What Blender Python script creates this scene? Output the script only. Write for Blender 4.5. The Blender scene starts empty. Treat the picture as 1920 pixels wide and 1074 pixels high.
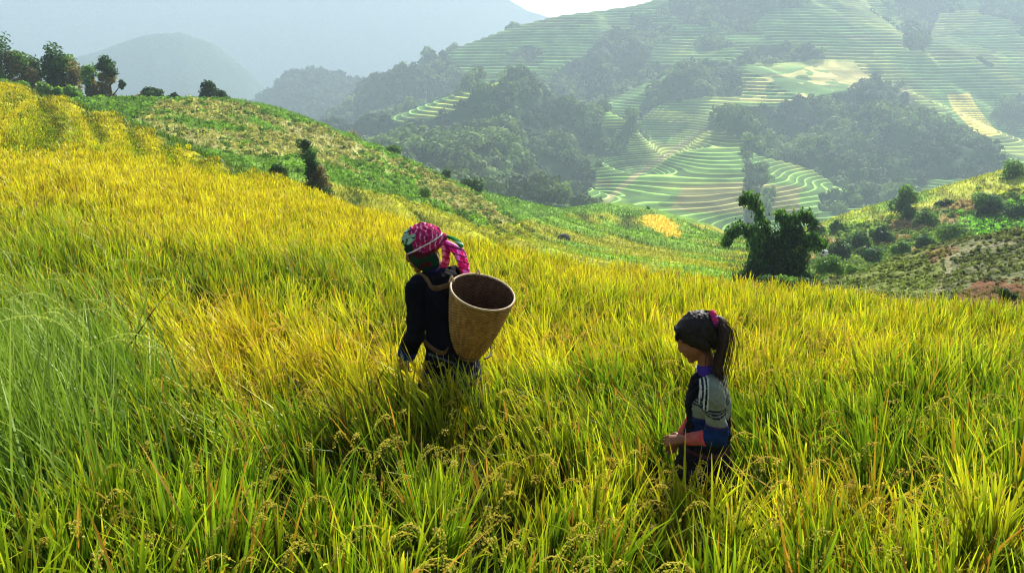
import bpy, math, random
import numpy as np
rng = np.random.default_rng(7)
random.seed(7)
scene = bpy.context.scene

# ------------------------------------------------------------------ camera, world, sun, exposure
F = 1440.0; PITCH = math.atan((537 - 120) / F)
cam_d = bpy.data.cameras.new('camera'); cam = bpy.data.objects.new('camera', cam_d)
scene.collection.objects.link(cam); scene.camera = cam
cam_d.sensor_width = 36; cam_d.lens = 27.0; cam_d.clip_start = 0.05; cam_d.clip_end = 20000
cam.location = (0, 0, 0); cam.rotation_euler = (math.radians(90) - PITCH, 0, 0)

SUN_EL = math.radians(34); SUN_AZ = math.radians(24)      # azimuth: clockwise from +Y
world = bpy.data.worlds.new('World'); scene.world = world; world.use_nodes = True
wn = world.node_tree; bg = wn.nodes['Background']
sky = wn.nodes.new('ShaderNodeTexSky'); sky.sky_type = 'NISHITA'; sky.sun_disc = False
sky.sun_elevation = SUN_EL; sky.sun_rotation = SUN_AZ; sky.dust_density = 2.0; sky.air_density = 1.0
wn.links.new(sky.outputs[0], bg.inputs[0]); bg.inputs[1].default_value = 0.05
sun_d = bpy.data.lights.new('sun', 'SUN'); sun = bpy.data.objects.new('sun', sun_d)
scene.collection.objects.link(sun); sun_d.energy = 5.0; sun_d.angle = math.radians(0.5)
sun_d.color = (1.0, 0.96, 0.87)
sun.rotation_euler = (math.radians(90) - SUN_EL, 0, -SUN_AZ + math.pi)
import mathutils
_d = mathutils.Vector((math.sin(SUN_AZ) * math.cos(SUN_EL), math.cos(SUN_AZ) * math.cos(SUN_EL), math.sin(SUN_EL)))
sun.rotation_euler = _d.to_track_quat('Z', 'Y').to_euler()
sun.location = (30, 60, 60)
scene.view_settings.view_transform = 'Standard'; scene.view_settings.look = 'None'
scene.view_settings.exposure = 1.38; scene.view_settings.gamma = 1.0
scene.cycles.volume_bounces = 1; scene.cycles.filter_width = 1.15
scene.cycles.max_bounces = 5; scene.cycles.diffuse_bounces = 2; scene.cycles.transmission_bounces = 3; scene.cycles.transparent_max_bounces = 8

# ------------------------------------------------------------------ helpers
CP, SP = math.cos(PITCH), math.sin(PITCH)
def at(px, py, d):
    X = (px - 960) / F * d; V = (537 - py) / F * d
    return np.array([X, d * CP + V * SP, -d * SP + V * CP])
def proj(P):
    x, y, z = P[..., 0], P[..., 1], P[..., 2]
    d = y * CP - z * SP; v = y * SP + z * CP
    d = np.maximum(d, 1e-3)
    return 960 + x / d * F, 537 - v / d * F, d
def srgb(r, g, b):
    f = lambda c: (c / 255 / 12.92) if c / 255 <= 0.04045 else ((c / 255 + 0.055) / 1.055) ** 2.4
    return np.array([f(r), f(g), f(b)])

def _hash(i, j, s):
    n = (i.astype(np.int64) * 374761393 + j.astype(np.int64) * 668265263 + s * 1442695041) & 0x7fffffff
    n = ((n ^ (n >> 13)) * 1274126177) & 0x7fffffff
    n = (n ^ (n >> 16)) & 0xffff
    return n / 65535.0
def vnoise(x, y, s=0):
    x = np.asarray(x, float); y = np.asarray(y, float)
    i = np.floor(x); j = np.floor(y); u = x - i; v = y - j
    u = u * u * (3 - 2 * u); v = v * v * (3 - 2 * v); i = i.astype(np.int64); j = j.astype(np.int64)
    a = _hash(i, j, s); b = _hash(i + 1, j, s); c = _hash(i, j + 1, s); d = _hash(i + 1, j + 1, s)
    return (a * (1 - u) + b * u) * (1 - v) + (c * (1 - u) + d * u) * v
def fbm(x, y, s=0, o=4):
    r = 0; a = 0.5; n = 0
    for k in range(o):
        r = r + a * vnoise(x * 2 ** k + 17.3 * k, y * 2 ** k - 9.1 * k, s + k); n += a; a *= 0.5
    return r / n
def sstep(a, b, x):
    t = np.clip((x - a) / (b - a), 0, 1); return t * t * (3 - 2 * t)
def inpoly(px, py, poly):
    r = np.zeros(np.shape(px), bool); n = len(poly)
    for k in range(n):
        x0, y0 = poly[k]; x1, y1 = poly[(k + 1) % n]
        if y0 == y1: continue
        c = ((y0 > py) != (y1 > py)) & (px < (x1 - x0) * (py - y0) / (y1 - y0) + x0)
        r ^= c
    return r
class TPS:
    def __init__(s, pts, lam=0.0):
        P = np.array(pts, float); s.c = P[:, :2].mean(0); s.k = max(P[:, :2].std(), 1e-6)
        s.P = (P[:, :2] - s.c) / s.k; n = len(P)
        A = np.zeros((n + 3, n + 3)); A[:n, :n] = s.ker(s.P, s.P) + lam * np.eye(n)
        A[:n, n] = 1; A[:n, n + 1:] = s.P; A[n, :n] = 1; A[n + 1:, :n] = s.P.T
        s.w = np.linalg.solve(A, np.concatenate([P[:, 2], np.zeros(3)]))
    def ker(s, a, b):
        r2 = ((a[:, None] - b[None]) ** 2).sum(-1) + 1e-12
        return 0.5 * r2 * np.log(r2)
    def __call__(s, x, y):
        sh = np.shape(x); q = np.stack([np.ravel(x), np.ravel(y)], 1); q = (q - s.c) / s.k
        out = np.empty(len(q)); n = len(s.P)
        for i in range(0, len(q), 20000):
            b = q[i:i + 20000]
            out[i:i + 20000] = s.ker(b, s.P) @ s.w[:n] + s.w[n] + b @ s.w[n + 1:]
        return out.reshape(sh)

def mesh(name, V, Fc, mat, col=None, attrs=None, smooth=False, parent=None):
    """V (n,3); Fc (m,k) int array or list of such arrays."""
    if not isinstance(Fc, list): Fc = [Fc]
    V = np.asarray(V, np.float32); me = bpy.data.meshes.new(name)
    me.vertices.add(len(V)); me.vertices.foreach_set('co', V.ravel())
    tot = sum(f.size for f in Fc); nf = sum(len(f) for f in Fc)
    me.loops.add(tot); me.polygons.add(nf)
    me.loops.foreach_set('vertex_index', np.concatenate([f.ravel() for f in Fc]).astype(np.int32))
    lt = np.concatenate([np.full(len(f), f.shape[1], np.int32) for f in Fc])
    ls = np.concatenate([[0], np.cumsum(lt)[:-1]]).astype(np.int32)
    me.polygons.foreach_set('loop_start', ls); me.polygons.foreach_set('loop_total', lt)
    if smooth: me.polygons.foreach_set('use_smooth', np.ones(nf, bool))
    me.update(calc_edges=True)
    if col is not None:
        a = me.attributes.new('Col', 'FLOAT_COLOR', 'POINT')
        c = np.ones((len(V), 4), np.float32); c[:, :3] = np.clip(col, 0, 1); a.data.foreach_set('color', c.ravel())
    for k, v in (attrs or {}).items():
        a = me.attributes.new(k, 'FLOAT', 'POINT'); a.data.foreach_set('value', np.asarray(v, np.float32).ravel())
    me.materials.append(mat)
    o = bpy.data.objects.new(name, me); scene.collection.objects.link(o)
    if parent is not None: o.parent = parent
    return o
def tag(o, label=None, cat=None, group=None, kind=None):
    if label: o['label'] = label
    if cat: o['category'] = cat
    if group: o['group'] = group
    if kind: o['kind'] = kind
    return o
def empty(name, loc, rz=0.0):
    o = bpy.data.objects.new(name, None); scene.collection.objects.link(o)
    o.location = tuple(float(v) for v in loc); o.rotation_euler = (0, 0, rz); o.empty_display_size = 0.2
    return o
def grid_faces(nr, nc):
    i = np.arange(nr - 1)[:, None] * nc + np.arange(nc - 1)[None]
    return np.stack([i, i + 1, i + nc + 1, i + nc], -1).reshape(-1, 4)
class Acc:
    """collects triangles/quads of many small pieces into one mesh"""
    def __init__(s): s.V = []; s.Q = []; s.T = []; s.C = []; s.n = 0
    def add(s, V, Fc, C):
        V = np.asarray(V, np.float32)
        (s.Q if Fc.shape[1] == 4 else s.T).append(Fc + s.n); s.V.append(V)
        C = np.asarray(C, np.float32)
        s.C.append(np.broadcast_to(C, V.shape)); s.n += len(V)
    def build(s, name, mat, parent=None, smooth=False):
        fs = []
        if s.Q: fs.append(np.concatenate(s.Q))
        if s.T: fs.append(np.concatenate(s.T))
        return mesh(name, np.concatenate(s.V), fs, mat, col=np.concatenate(s.C), parent=parent, smooth=smooth)

# ------------------------------------------------------------------ materials
def new_mat(name):
    m = bpy.data.materials.new(name); m.use_nodes = True; nt = m.node_tree
    for n in list(nt.nodes): nt.nodes.remove(n)
    out = nt.nodes.new('ShaderNodeOutputMaterial')
    return m, nt, out
def N(nt, t, **kw):
    n = nt.nodes.new(t)
    for k, v in kw.items():
        if k.startswith('_'): setattr(n, k[1:], v)
        else: n.inputs[k].default_value = v
    return n
def leaf_mat(name, transl=0.45, rough=0.45, spec=0.25, noise=0.25, scale=30.0, tint=(1.25, 1.15, 0.5)):
    """leaf: vertex colour with fine noise, diffuse + gloss + light coming through"""
    m, nt, out = new_mat(name); L = nt.links
    a = N(nt, 'ShaderNodeAttribute', _attribute_name='Col')
    tc = N(nt, 'ShaderNodeTexCoord'); nz = N(nt, 'ShaderNodeTexNoise'); nz.inputs['Scale'].default_value = scale
    L.new(tc.outputs['Object'], nz.inputs['Vector'])
    mr = N(nt, 'ShaderNodeMapRange'); mr.inputs['To Min'].default_value = 1 - noise; mr.inputs['To Max'].default_value = 1 + noise
    L.new(nz.outputs['Fac'], mr.inputs['Value'])
    mx = N(nt, 'ShaderNodeVectorMath', _operation='SCALE'); L.new(a.outputs['Color'], mx.inputs[0]); L.new(mr.outputs[0], mx.inputs['Scale'])
    p = N(nt, 'ShaderNodeBsdfPrincipled'); p.inputs['Roughness'].default_value = rough; p.inputs['Specular IOR Level'].default_value = spec
    L.new(mx.outputs[0], p.inputs['Base Color'])
    t = N(nt, 'ShaderNodeBsdfTranslucent'); tm = N(nt, 'ShaderNodeVectorMath', _operation='MULTIPLY')
    tm.inputs[1].default_value = tint; L.new(mx.outputs[0], tm.inputs[0]); L.new(tm.outputs[0], t.inputs['Color'])
    ms = N(nt, 'ShaderNodeMixShader'); ms.inputs[0].default_value = transl
    L.new(p.outputs[0], ms.inputs[1]); L.new(t.outputs[0], ms.inputs[2]); L.new(ms.outputs[0], out.inputs['Surface'])
    return m
def col_mat(name, rough=0.9, spec=0.1, noise=0.3, scale=8.0, bump=0.3, bscale=40.0, bdist=0.02, sheen=0.0):
    """surface: vertex colour broken by two noises, with a bump"""
    m, nt, out = new_mat(name); L = nt.links
    a = N(nt, 'ShaderNodeAttribute', _attribute_name='Col'); tc = N(nt, 'ShaderNodeTexCoord')
    nz = N(nt, 'ShaderNodeTexNoise'); nz.inputs['Scale'].default_value = scale; nz.inputs['Detail'].default_value = 6
    L.new(tc.outputs['Object'], nz.inputs['Vector'])
    mr = N(nt, 'ShaderNodeMapRange'); mr.inputs['From Min'].default_value = .25; mr.inputs['From Max'].default_value = .75
    mr.inputs['To Min'].default_value = 1 - noise; mr.inputs['To Max'].default_value = 1 + noise
    L.new(nz.outputs['Fac'], mr.inputs['Value'])
    mx = N(nt, 'ShaderNodeVectorMath', _operation='SCALE'); L.new(a.outputs['Color'], mx.inputs[0]); L.new(mr.outputs[0], mx.inputs['Scale'])
    p = N(nt, 'ShaderNodeBsdfPrincipled'); p.inputs['Roughness'].default_value = rough; p.inputs['Specular IOR Level'].default_value = spec
    if sheen: p.inputs['Sheen Weight'].default_value = sheen
    L.new(mx.outputs[0], p.inputs['Base Color'])
    n2 = N(nt, 'ShaderNodeTexNoise'); n2.inputs['Scale'].default_value = bscale; n2.inputs['Detail'].default_value = 5
    L.new(tc.outputs['Object'], n2.inputs['Vector'])
    b = N(nt, 'ShaderNodeBump'); b.inputs['Strength'].default_value = bump; b.inputs['Distance'].default_value = bdist
    L.new(n2.outputs['Fac'], b.inputs['Height']); L.new(b.outputs[0], p.inputs['Normal'])
    L.new(p.outputs[0], out.inputs['Surface'])
    return m
M = {}
M['rice'] = leaf_mat('rice_leaf', 0.34, 0.45, 0.16, 0.2, 12, (1.05, 1.12, .6))
M['grain'] = leaf_mat('rice_grain', 0.4, 0.6, 0.2, 0.25, 60, (1.1, 1.0, 0.6))
M['leaf'] = leaf_mat('tree_leaf', 0.45, 0.55, 0.15, 0.3, 1.5, (1.2, 1.2, 0.5))
M['scrub'] = leaf_mat('scrub_leaf', 0.45, 0.8, 0.08, 0.3, 1.5, (1.1, 1.15, 0.6))
M['far_leaf'] = leaf_mat('forest_leaf', 0.2, 0.8, 0.1, 0.3, 0.1, (1.2, 1.2, 0.6))
M['ground'] = col_mat('field_soil', 0.95, 0.05, 0.35, 3.0, 0.6, 20, 0.04)
M['hill'] = col_mat('hill_grass', 0.95, 0.03, 0.35, 0.6, 1.0, 2.5, 0.35)
M['plot'] = col_mat('plot_soil', 0.95, 0.03, 0.5, 1.2, 1.0, 4.0, 0.3)
M['far_hill'] = col_mat('far_hill_grass', 0.95, 0.02, 0.3, 0.02, 1.0, 0.12, 6.0)
M['bark'] = col_mat('bark', 0.95, 0.1, 0.4, 3.0, 0.8, 12, 0.05)
M['rock'] = col_mat('rock', 0.95, 0.1, 0.4, 1.5, 0.8, 6, 0.1)
M['cloth'] = col_mat('cloth', 0.95, 0.08, 0.25, 25.0, 0.5, 60, 0.006, 0.0)
M['skin'] = col_mat('skin', 0.55, 0.35, 0.1, 20.0, 0.15, 120, 0.002)
M['hair'] = col_mat('hair', 0.6, 0.25, 0.3, 60.0, 0.5, 150, 0.004)
M['bamboo'] = col_mat('bamboo_strip', 0.6, 0.3, 0.35, 40.0, 0.4, 120, 0.003)
# ================================================================== TERRAIN
# ---- the rice field hill under and in front of the camera
CREST = [(-260,150,78),(0,165,62),(60,170,58),(150,195,52),(250,225,46),(350,268,39),(450,308,33),(500,325,30),(600,360,26),(700,400,22.5),
         (780,425,20),(870,450,18.5),(1000,475,17),(1200,502,15.2),(1400,522,14),(1600,542,13.2),(1800,556,12.5),(1920,566,12),(2150,585,11)]
FCTL = [(960,1074,2.0),(0,1074,2.0),(1920,1074,2.0),(-300,1000,2.2),(2200,1000,2.2),
        (860,745,4.65),(1320,875,3.35),(1320,740,4.6),(500,740,4.2),(0,740,3.9),(1700,740,4.4),(2200,760,3.8),
        (200,560,6.2),(0,520,6.6),(600,560,7),(1100,600,7.2),(1600,640,6.8),(2100,680,6),(-300,500,7),
        (0,400,12),(300,420,11.5),(600,450,12),(900,510,11.5),(1250,540,11),(1600,575,10.3),(2000,600,9.4),
        (-300,330,16),(0,300,22),(250,320,20.5),(450,370,18.5),(650,420,17),(0,240,34),(200,260,32),(-300,240,35),(350,305,28)]
cr = np.array([at(*c) for c in CREST])
fpts = [at(*c) for c in FCTL] + list(cr) + [np.array([0,-2,-0.4]),np.array([-6,-2,-.5]),np.array([6,-2,-.9])]
ftps = TPS(fpts, 0.0005)
def crest_sd(x, y):
    """signed distance beyond the edge of the field"""
    P = np.stack([np.ravel(x), np.ravel(y)], 1); best = np.full(len(P), 1e9); sg = np.ones(len(P))
    C = cr[:, :2].copy(); C = np.vstack([C[0] + (C[0] - C[1]) * 3, C, C[-1] + (C[-1] - C[-2]) * 12])
    for a, b in zip(C[:-1], C[1:]):
        ab = b - a; t = np.clip(((P - a) @ ab) / (ab @ ab), 0, 1); q = a + t[:, None] * ab; d = P - q
        dist = np.hypot(d[:, 0], d[:, 1]); s = np.sign(ab[0] * (P[:, 1] - a[1]) - ab[1] * (P[:, 0] - a[0]))
        m = dist < best; best[m] = dist[m]; sg[m] = s[m]
    return (best * sg).reshape(np.shape(x))
GROOVES = [[(150,196),(170,215),(188,240),(186,268)],[(232,222),(252,245),(262,272),(262,290)],[(300,246),(318,268),(330,300)],
           [(360,274),(376,292),(392,312)],[(62,172),(92,200),(102,232),(84,262),(45,280)],[(420,296),(436,312),(450,330)],[(0,200),(45,178)]]
def pix_on(tps, px, py, lo, hi):
    """world point where the view ray through a pixel meets a height surface"""
    ds = np.geomspace(lo, hi, 400); P = np.array([at(px, py, d) for d in ds]); z = tps(P[:, 0], P[:, 1])
    s = P[:, 2] - z; k = np.where(s <= 0)[0]
    return P[k[0]] if len(k) else P[np.argmin(np.abs(s))]
GW = [np.array([pix_on(ftps, *p, 10, 70)[:2] for p in g]) for g in GROOVES]
def groove_d(x, y):
    P = np.stack([np.ravel(x), np.ravel(y)], 1); best = np.full(len(P), 1e9)
    for g in GW:
        for a, b in zip(g[:-1], g[1:]):
            ab = b - a; t = np.clip(((P - a) @ ab) / (ab @ ab + 1e-9), 0, 1)
            d = P - (a + t[:, None] * ab); best = np.minimum(best, np.hypot(d[:, 0], d[:, 1]))
    return best.reshape(np.shape(x))
_w = at(830, 745, 4.35); _g = at(1330, 880, 3.15)
BUMPS = [(_w[0], _w[1], .23), (_g[0], _g[1], .02)]     # taller rice in front of the two persons
def canopy(x, y):
    g = groove_d(x, y)
    z = ftps(x, y) - .6 * np.exp(-(g / .7) ** 2) + .4 * sstep(0, 3.5, g) * sstep(26, 34, np.hypot(x, y)) * (1 - sstep(5, 16, g))
    z = z + 0.10 * (fbm(np.asarray(x) * .7, np.asarray(y) * .7, 3, 3) - .5)
    for qx, qy, a in BUMPS: z = z + a * np.exp(-((np.asarray(x) - qx) ** 2 + (np.asarray(y) - qy) ** 2) / .45 ** 2)
    sd = crest_sd(x, y)
    return z - np.where(sd > 0, 0.62 * sd, 0)
def fground(x, y): return canopy(x, y) - 0.52 + 0.26 * sstep(9, 20, np.hypot(x, y))
def fan(az0, az1, na, d0, d1, nd, power=None):
    az = np.radians(np.linspace(az0, az1, na)); d = np.geomspace(d0, d1, nd)
    A, D = np.meshgrid(az, d); return D * np.sin(A), D * np.cos(A)
X, Y = fan(-80, 80, 320, 0.6, 130, 240)
Z = fground(X, Y)
V = np.stack([X, Y, Z], -1).reshape(-1, 3)
dd = np.hypot(V[:, 0], V[:, 1])
n = fbm(V[:, 0] * .8, V[:, 1] * .8, 5)[:, None]
near = srgb(58, 62, 24) * (0.5 + n); n9 = fbm(V[:, 0] * 5, V[:, 1] * 5, 15)[:, None]; far = srgb(160, 152, 30) * (0.25 + 1.3 * n9)
w = sstep(8, 30, dd)[:, None]; C = near * (1 - w) + far * w
sdv = crest_sd(V[:, 0], V[:, 1])[:, None]
C = np.where(sdv > 0.3, srgb(70, 100, 40) * (.6 + .8 * n), C)
o = mesh('ground', V, grid_faces(240, 320), M['ground'], C, smooth=True); tag(o, kind='structure')
# ground behind and beside the camera
X, Y = np.meshgrid(np.linspace(-60, 60, 61), np.linspace(-60, 0.2, 31)); Z = -2.0 - 0.02 * X + 0.03 * Y + 0.5 * fbm(X * .1, Y * .1, 2)
V = np.stack([X, Y, Z - 0.4], -1).reshape(-1, 3)
o = mesh('ground', V, grid_faces(31, 61), M['ground'], srgb(90, 105, 35) * np.ones((len(V), 1)), smooth=True); tag(o, kind='structure')

# ---- green hillside in the middle distance (one valley side, both banks)
B_R = [(-300,215,130),(-50,200,120),(160,190,110),(300,192,115),(430,191,122),(500,205,128),(560,225,130),(650,262,132),(740,290,132),(800,320,132),
       (850,345,132),(900,368,135),(960,378,142),(1000,386,160),(1060,399,185),(1110,402,200),(1150,396,200),(1200,395,200),(1260,405,195),
       (1340,426,190),(1400,452,185),(1450,455,165),(1500,436,155),(1540,420,152),(1600,398,150),(1680,376,150),(1750,356,150),(1860,326,150),(1920,312,150),(2100,280,150)]
B_I = [(-100,230,80),(160,200,92),(250,215,85),(330,232,80),(400,262,75),(560,300,74),(480,290,70),(620,350,62),(700,385,60),(750,380,75),(850,415,75),(950,440,88),
       (1000,420,118),(1100,472,85),(1200,492,72),(1380,512,66),(1200,438,130),(1300,450,140),(1120,425,150),(1380,482,110),(1060,440,110),
       (1450,505,85),(1550,522,85),(1640,492,100),(1750,452,110),(1900,432,110),(1640,430,130),(1850,380,130),(2050,420,110),(1550,470,120),(700,480,42),(850,520,40),(1000,550,38),(1200,570,36),(1400,590,36),(500,410,50),(1600,610,38),(300,330,60),(1000,490,55),(1200,520,52),(1400,540,50)]
bp = [at(*c) for c in B_R] + [at(*c) for c in B_I]
for c in B_R[::2]:
    p = at(*c); k = 1.35; bp.append(np.array([p[0] * k, p[1] * k, p[2] - 0.45 * (k - 1) * math.hypot(p[0], p[1])]))
btps = TPS(bp, 0.0006)
def hill_z(x, y, det=True):
    z = btps(x, y)
    r = np.hypot(x, y)
    if det:
        z = z + 1.0 * (fbm(x * .05, y * .05, 11, 4) - .5) * sstep(60, 90, r)
        ph = z / 1.8; fr = ph - np.floor(ph); zt = (np.floor(ph) + sstep(.25, .75, fr)) * 1.8
        az = np.degrees(np.arctan2(x, y)); m = sstep(-16, -10, az) * (1 - sstep(14, 17, az))
        z = z * (1 - .75 * m) + zt * .75 * m
    return z
X, Y = fan(-48, 48, 620, 20, 290, 420)
Z0 = hill_z(X, Y, False); Z = hill_z(X, Y)
V = np.stack([X, Y, Z], -1).reshape(-1, 3); PX, PY, PD = proj(V)
Hh = Z0.ravel()
n1 = fbm(V[:, 0] * .12, V[:, 1] * .12, 21)[:, None]; n2 = fbm(V[:, 0] * .5, V[:, 1] * .5, 25)[:, None]
C = srgb(104, 138, 52) * (.5 + 1. * n2)
tan = srgb(150, 148, 92) * (.5 + 1.0 * n2)
scrubline = [(300,195),(430,195),(560,228),(650,265),(800,322),(900,372),(1000,440),(960,450),(850,395),(700,330),(560,300),(420,290),(250,230)]
def soft(poly, j=14):
    jx = (fbm(V[:, 0] * .15, V[:, 1] * .15, 31) - .5) * j * 4; jy = (fbm(V[:, 0] * .15, V[:, 1] * .15, 37) - .5) * j * 2
    return inpoly(PX + jx, PY + jy, poly)[:, None]
C = np.where(soft(scrubline) & (n1 > .42), tan, C)
# terrace bunds on the lower slopes
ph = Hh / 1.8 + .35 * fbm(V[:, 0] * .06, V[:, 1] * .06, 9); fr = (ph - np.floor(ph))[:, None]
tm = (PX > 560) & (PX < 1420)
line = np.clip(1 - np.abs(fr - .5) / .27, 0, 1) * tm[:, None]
field = srgb(112, 144, 48) * (.75 + .5 * n2); lo = inpoly(PX, PY, [(560,330),(700,360),(950,420),(1100,395),(1400,430),(1420,560),(560,560)])[:, None]
olive = srgb(146, 146, 44) * (.8 + .4 * n2)
C = np.where(lo, field * (1 - sstep(.45, .62, n1)) + olive * sstep(.45, .62, n1), C)
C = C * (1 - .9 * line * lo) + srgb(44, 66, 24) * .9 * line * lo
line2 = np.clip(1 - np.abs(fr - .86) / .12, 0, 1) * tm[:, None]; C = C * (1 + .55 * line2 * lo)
gold = inpoly(PX + 30 * (n2[:, 0] - .5), PY + 12 * (n1[:, 0] - .5), [(1205,402),(1240,404),(1268,418),(1276,440),(1255,446),(1225,430),(1210,415)])[:, None]
C = np.where(gold, srgb(215, 180, 60) * (.85 + .3 * n2), C)
# right bank
rt = inpoly(PX, PY, [(1480,445),(1600,380),(1920,290),(2200,250),(2200,380),(1750,385),(1640,425),(1500,455)])[:, None]
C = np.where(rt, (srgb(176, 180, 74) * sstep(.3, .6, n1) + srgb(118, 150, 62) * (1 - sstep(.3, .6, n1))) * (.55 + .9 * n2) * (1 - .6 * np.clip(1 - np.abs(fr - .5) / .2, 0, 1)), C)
rs = inpoly(PX, PY, [(1500,455),(1640,415),(1800,375),(2200,330),(2200,600),(1400,600),(1400,500)])[:, None]
C = np.where(rs, srgb(105, 125, 60) * (.5 + 1.0 * n2), C); C = np.where(rs & (n1 > .55), srgb(150, 130, 90) * (.6 + .8 * n2), C)
rg = soft([(1800,400),(1920,375),(2100,360),(2100,440),(1860,445),(1790,440)], 6); C = np.where(rg, srgb(120, 175, 50) * (.7 + .6 * n2), C)
fur = np.sin(V[:, 0] * 1.3 + V[:, 1] * .9)[:, None]
C = np.where(rg & (fur > .55), srgb(60, 85, 45), C)
o = mesh('hillside', V, grid_faces(420, 620), M['hill'], C, smooth=True); tag(o, kind='structure')
HV, HC, HPX, HPY = V, C, PX, PY

# ---- brown vegetable plot on the right, nearer than the right bank
D_R = [(1480,545,60),(1560,535,60),(1640,502,60),(1700,482,60),(1760,466,60),(1850,452,60),(1920,441,60),(2100,420,60)]
D_I = [(1500,548,40),(1600,548,42),(1700,552,34),(1800,560,28),(1920,565,25),(1800,520,42),(1920,500,42),(2100,540,28),(2100,480,42)]
dp = [at(*c) for c in D_R] + [at(*c) for c in D_I]
for c in D_R[::2]:
    p = at(*c); k = 1.25; dp.append(np.array([p[0] * k, p[1] * k, p[2] - 0.6 * (k - 1) * math.hypot(p[0], p[1])]))
dtps = TPS(dp, 0.0005)
X, Y = fan(17, 50, 360, 20, 78, 260); Z = dtps(X, Y) + .25 * (fbm(X * .4, Y * .4, 8) - .5)
V = np.stack([X, Y, Z], -1).reshape(-1, 3); PX, PY, PD = proj(V); DV = V
n2 = fbm(V[:, 0] * 1.6, V[:, 1] * 1.6, 25)[:, None]; n1 = fbm(V[:, 0] * .3, V[:, 1] * .3, 26)[:, None]
row = np.clip(np.sin(V[:, 0] * 3.2 - V[:, 1] * 5.0 + 3 * n1[:, 0]), 0, 1)[:, None]
V[:, 2] += .12 * row[:, 0]
C = srgb(108, 110, 76) * (.5 + .9 * n2) * (1 - .3 * row) + srgb(80, 95, 60) * .3 * row
C = np.where(inpoly(PX + 30 * (n1[:, 0] - .5), PY, [(1640,500),(1760,462),(1775,560),(1600,560),(1560,530)])[:, None], srgb(112, 122, 62) * (.55 + .8 * n2), C)
C = np.where(inpoly(PX, PY + 20 * (n1[:, 0] - .5), [(1790,560),(1830,532),(2200,520),(2200,620),(1760,620)])[:, None], srgb(112, 80, 56) * (.5 + .8 * n2), C)
pth = inpoly(PX + 16 * (n1[:, 0] - .5), PY, [(1750,555),(1772,500),(1780,478),(1830,462),(1920,450),(1920,456),(1835,468),(1790,482),(1782,505),(1766,555)])[:, None]
C = np.where(pth, srgb(138, 134, 102) * (.6 + .7 * n2), C)
C = np.where(inpoly(PX, PY, [(1730,474),(1790,462),(1800,468),(1745,500)])[:, None], srgb(128, 106, 76) * (.8 + .4 * n2), C)
DC, DPX, DPY = C, PX, PY
o = mesh('vegetable_plot', V, grid_faces(260, 360), M['plot'], C, smooth=True); tag(o, kind='structure')

# ---- the great terraced mountain across the valley
E = [(500,310,560),(650,300,520),(750,330,450),(870,362,400),(950,392,380),(1050,392,400),(1120,406,424),(1200,414,426),(1300,416,428),(1400,428,450),(1500,432,450),(1600,402,480),(1750,362,520),(1900,322,560),(2100,300,580),
 (600,265,700),(640,250,700),(700,235,690),(760,212,680),(850,180,685),(950,153,700),(1000,162,690),(1050,212,620),(1090,262,560),(1080,322,480),
 (800,265,580),(900,245,590),(950,305,500),(850,312,500),(1000,282,540),(720,285,560),
 (850,168,880),(960,145,880),(1080,190,850),(1130,240,760),(1120,300,620),(1075,350,500),(700,215,860),
 (720,160,960),(760,146,970),(790,122,975),(830,101,985),(880,82,1000),(950,56,1020),(1050,31,1050),(1150,18,1080),(1240,4,1100),(1300,-30,1150),(1500,-60,1250),(1700,-60,1300),(1920,-60,1350),(2150,-60,1350),
 (900,120,930),(1050,100,950),(1180,60,1000),(1200,130,900),(1300,50,1000),
 (1060,345,470),(1130,302,550),(1185,222,660),(1260,152,780),(1330,107,860),(1400,90,900),
 (1138,392,500),(1178,364,575),(1220,338,630),(1258,308,675),(1300,268,710),(1150,335,590),(1190,305,650),(1230,275,700),(1270,245,735),(1300,222,745),(1350,185,780),
 (1115,400,430),(1160,352,496),(1200,322,540),(1260,281,592),(1320,240,652),(1350,205,720),
 (1250,385,458),(1300,350,502),(1390,350,504),(1300,318,545),(1380,280,594),(1450,330,535),(1190,385,456),(1350,385,460),
 (1390,192,735),(1500,187,740),(1620,162,780),(1560,115,850),(1400,150,790),
 (1450,240,690),(1550,250,680),(1550,350,560),(1650,230,700),(1700,300,620),(1800,290,660),(1650,370,510),
 (1450,60,950),(1530,20,1010),(1600,70,950),(1650,110,895),(1700,160,830),(1750,190,785),(1800,220,750),(1870,262,700),
 (1800,120,910),(1900,200,850),(1920,260,780),(1900,60,1060),(1700,40,1110),(1620,0,1120),(1750,0,1180),(2100,200,850),(2100,60,1050)]
ep = [at(*c) for c in E]
for c in [(500,250,1000),(720,160,960),(790,122,975),(880,82,1000),(1050,31,1050),(1240,4,1100),(1500,-60,1250),(1920,-60,1350)]:
    p = at(*c); k = 1.3; ep.append(np.array([p[0] * k, p[1] * k, p[2] - 0.5 * (k - 1) * math.hypot(p[0], p[1])]))
etps = TPS(ep, 0.002)
def mtn_z(x, y):
    z = etps(x, y)
    g = np.abs(fbm(x * .006 + 3, y * .003, 41, 4) - .5) * 2
    return z - 7 * np.exp(-(g / .12) ** 2) + 2.2 * (fbm(x * .012, y * .012, 43, 3) - .5)
X, Y = fan(-33, 40, 900, 330, 1480, 860); Z = mtn_z(X, Y)
Vm = np.stack([X, Y, Z], -1).reshape(-1, 3); PX, PY, PD = proj(Vm)
jx = (fbm(Vm[:, 0] * .02, Vm[:, 1] * .02, 51, 5) - .5) * 70; jy = (fbm(Vm[:, 0] * .02, Vm[:, 1] * .02, 57, 5) - .5) * 45
def reg(poly, s=1.0, px=None, py=None): return inpoly(PX + jx * s, PY + jy * s, poly)
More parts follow.
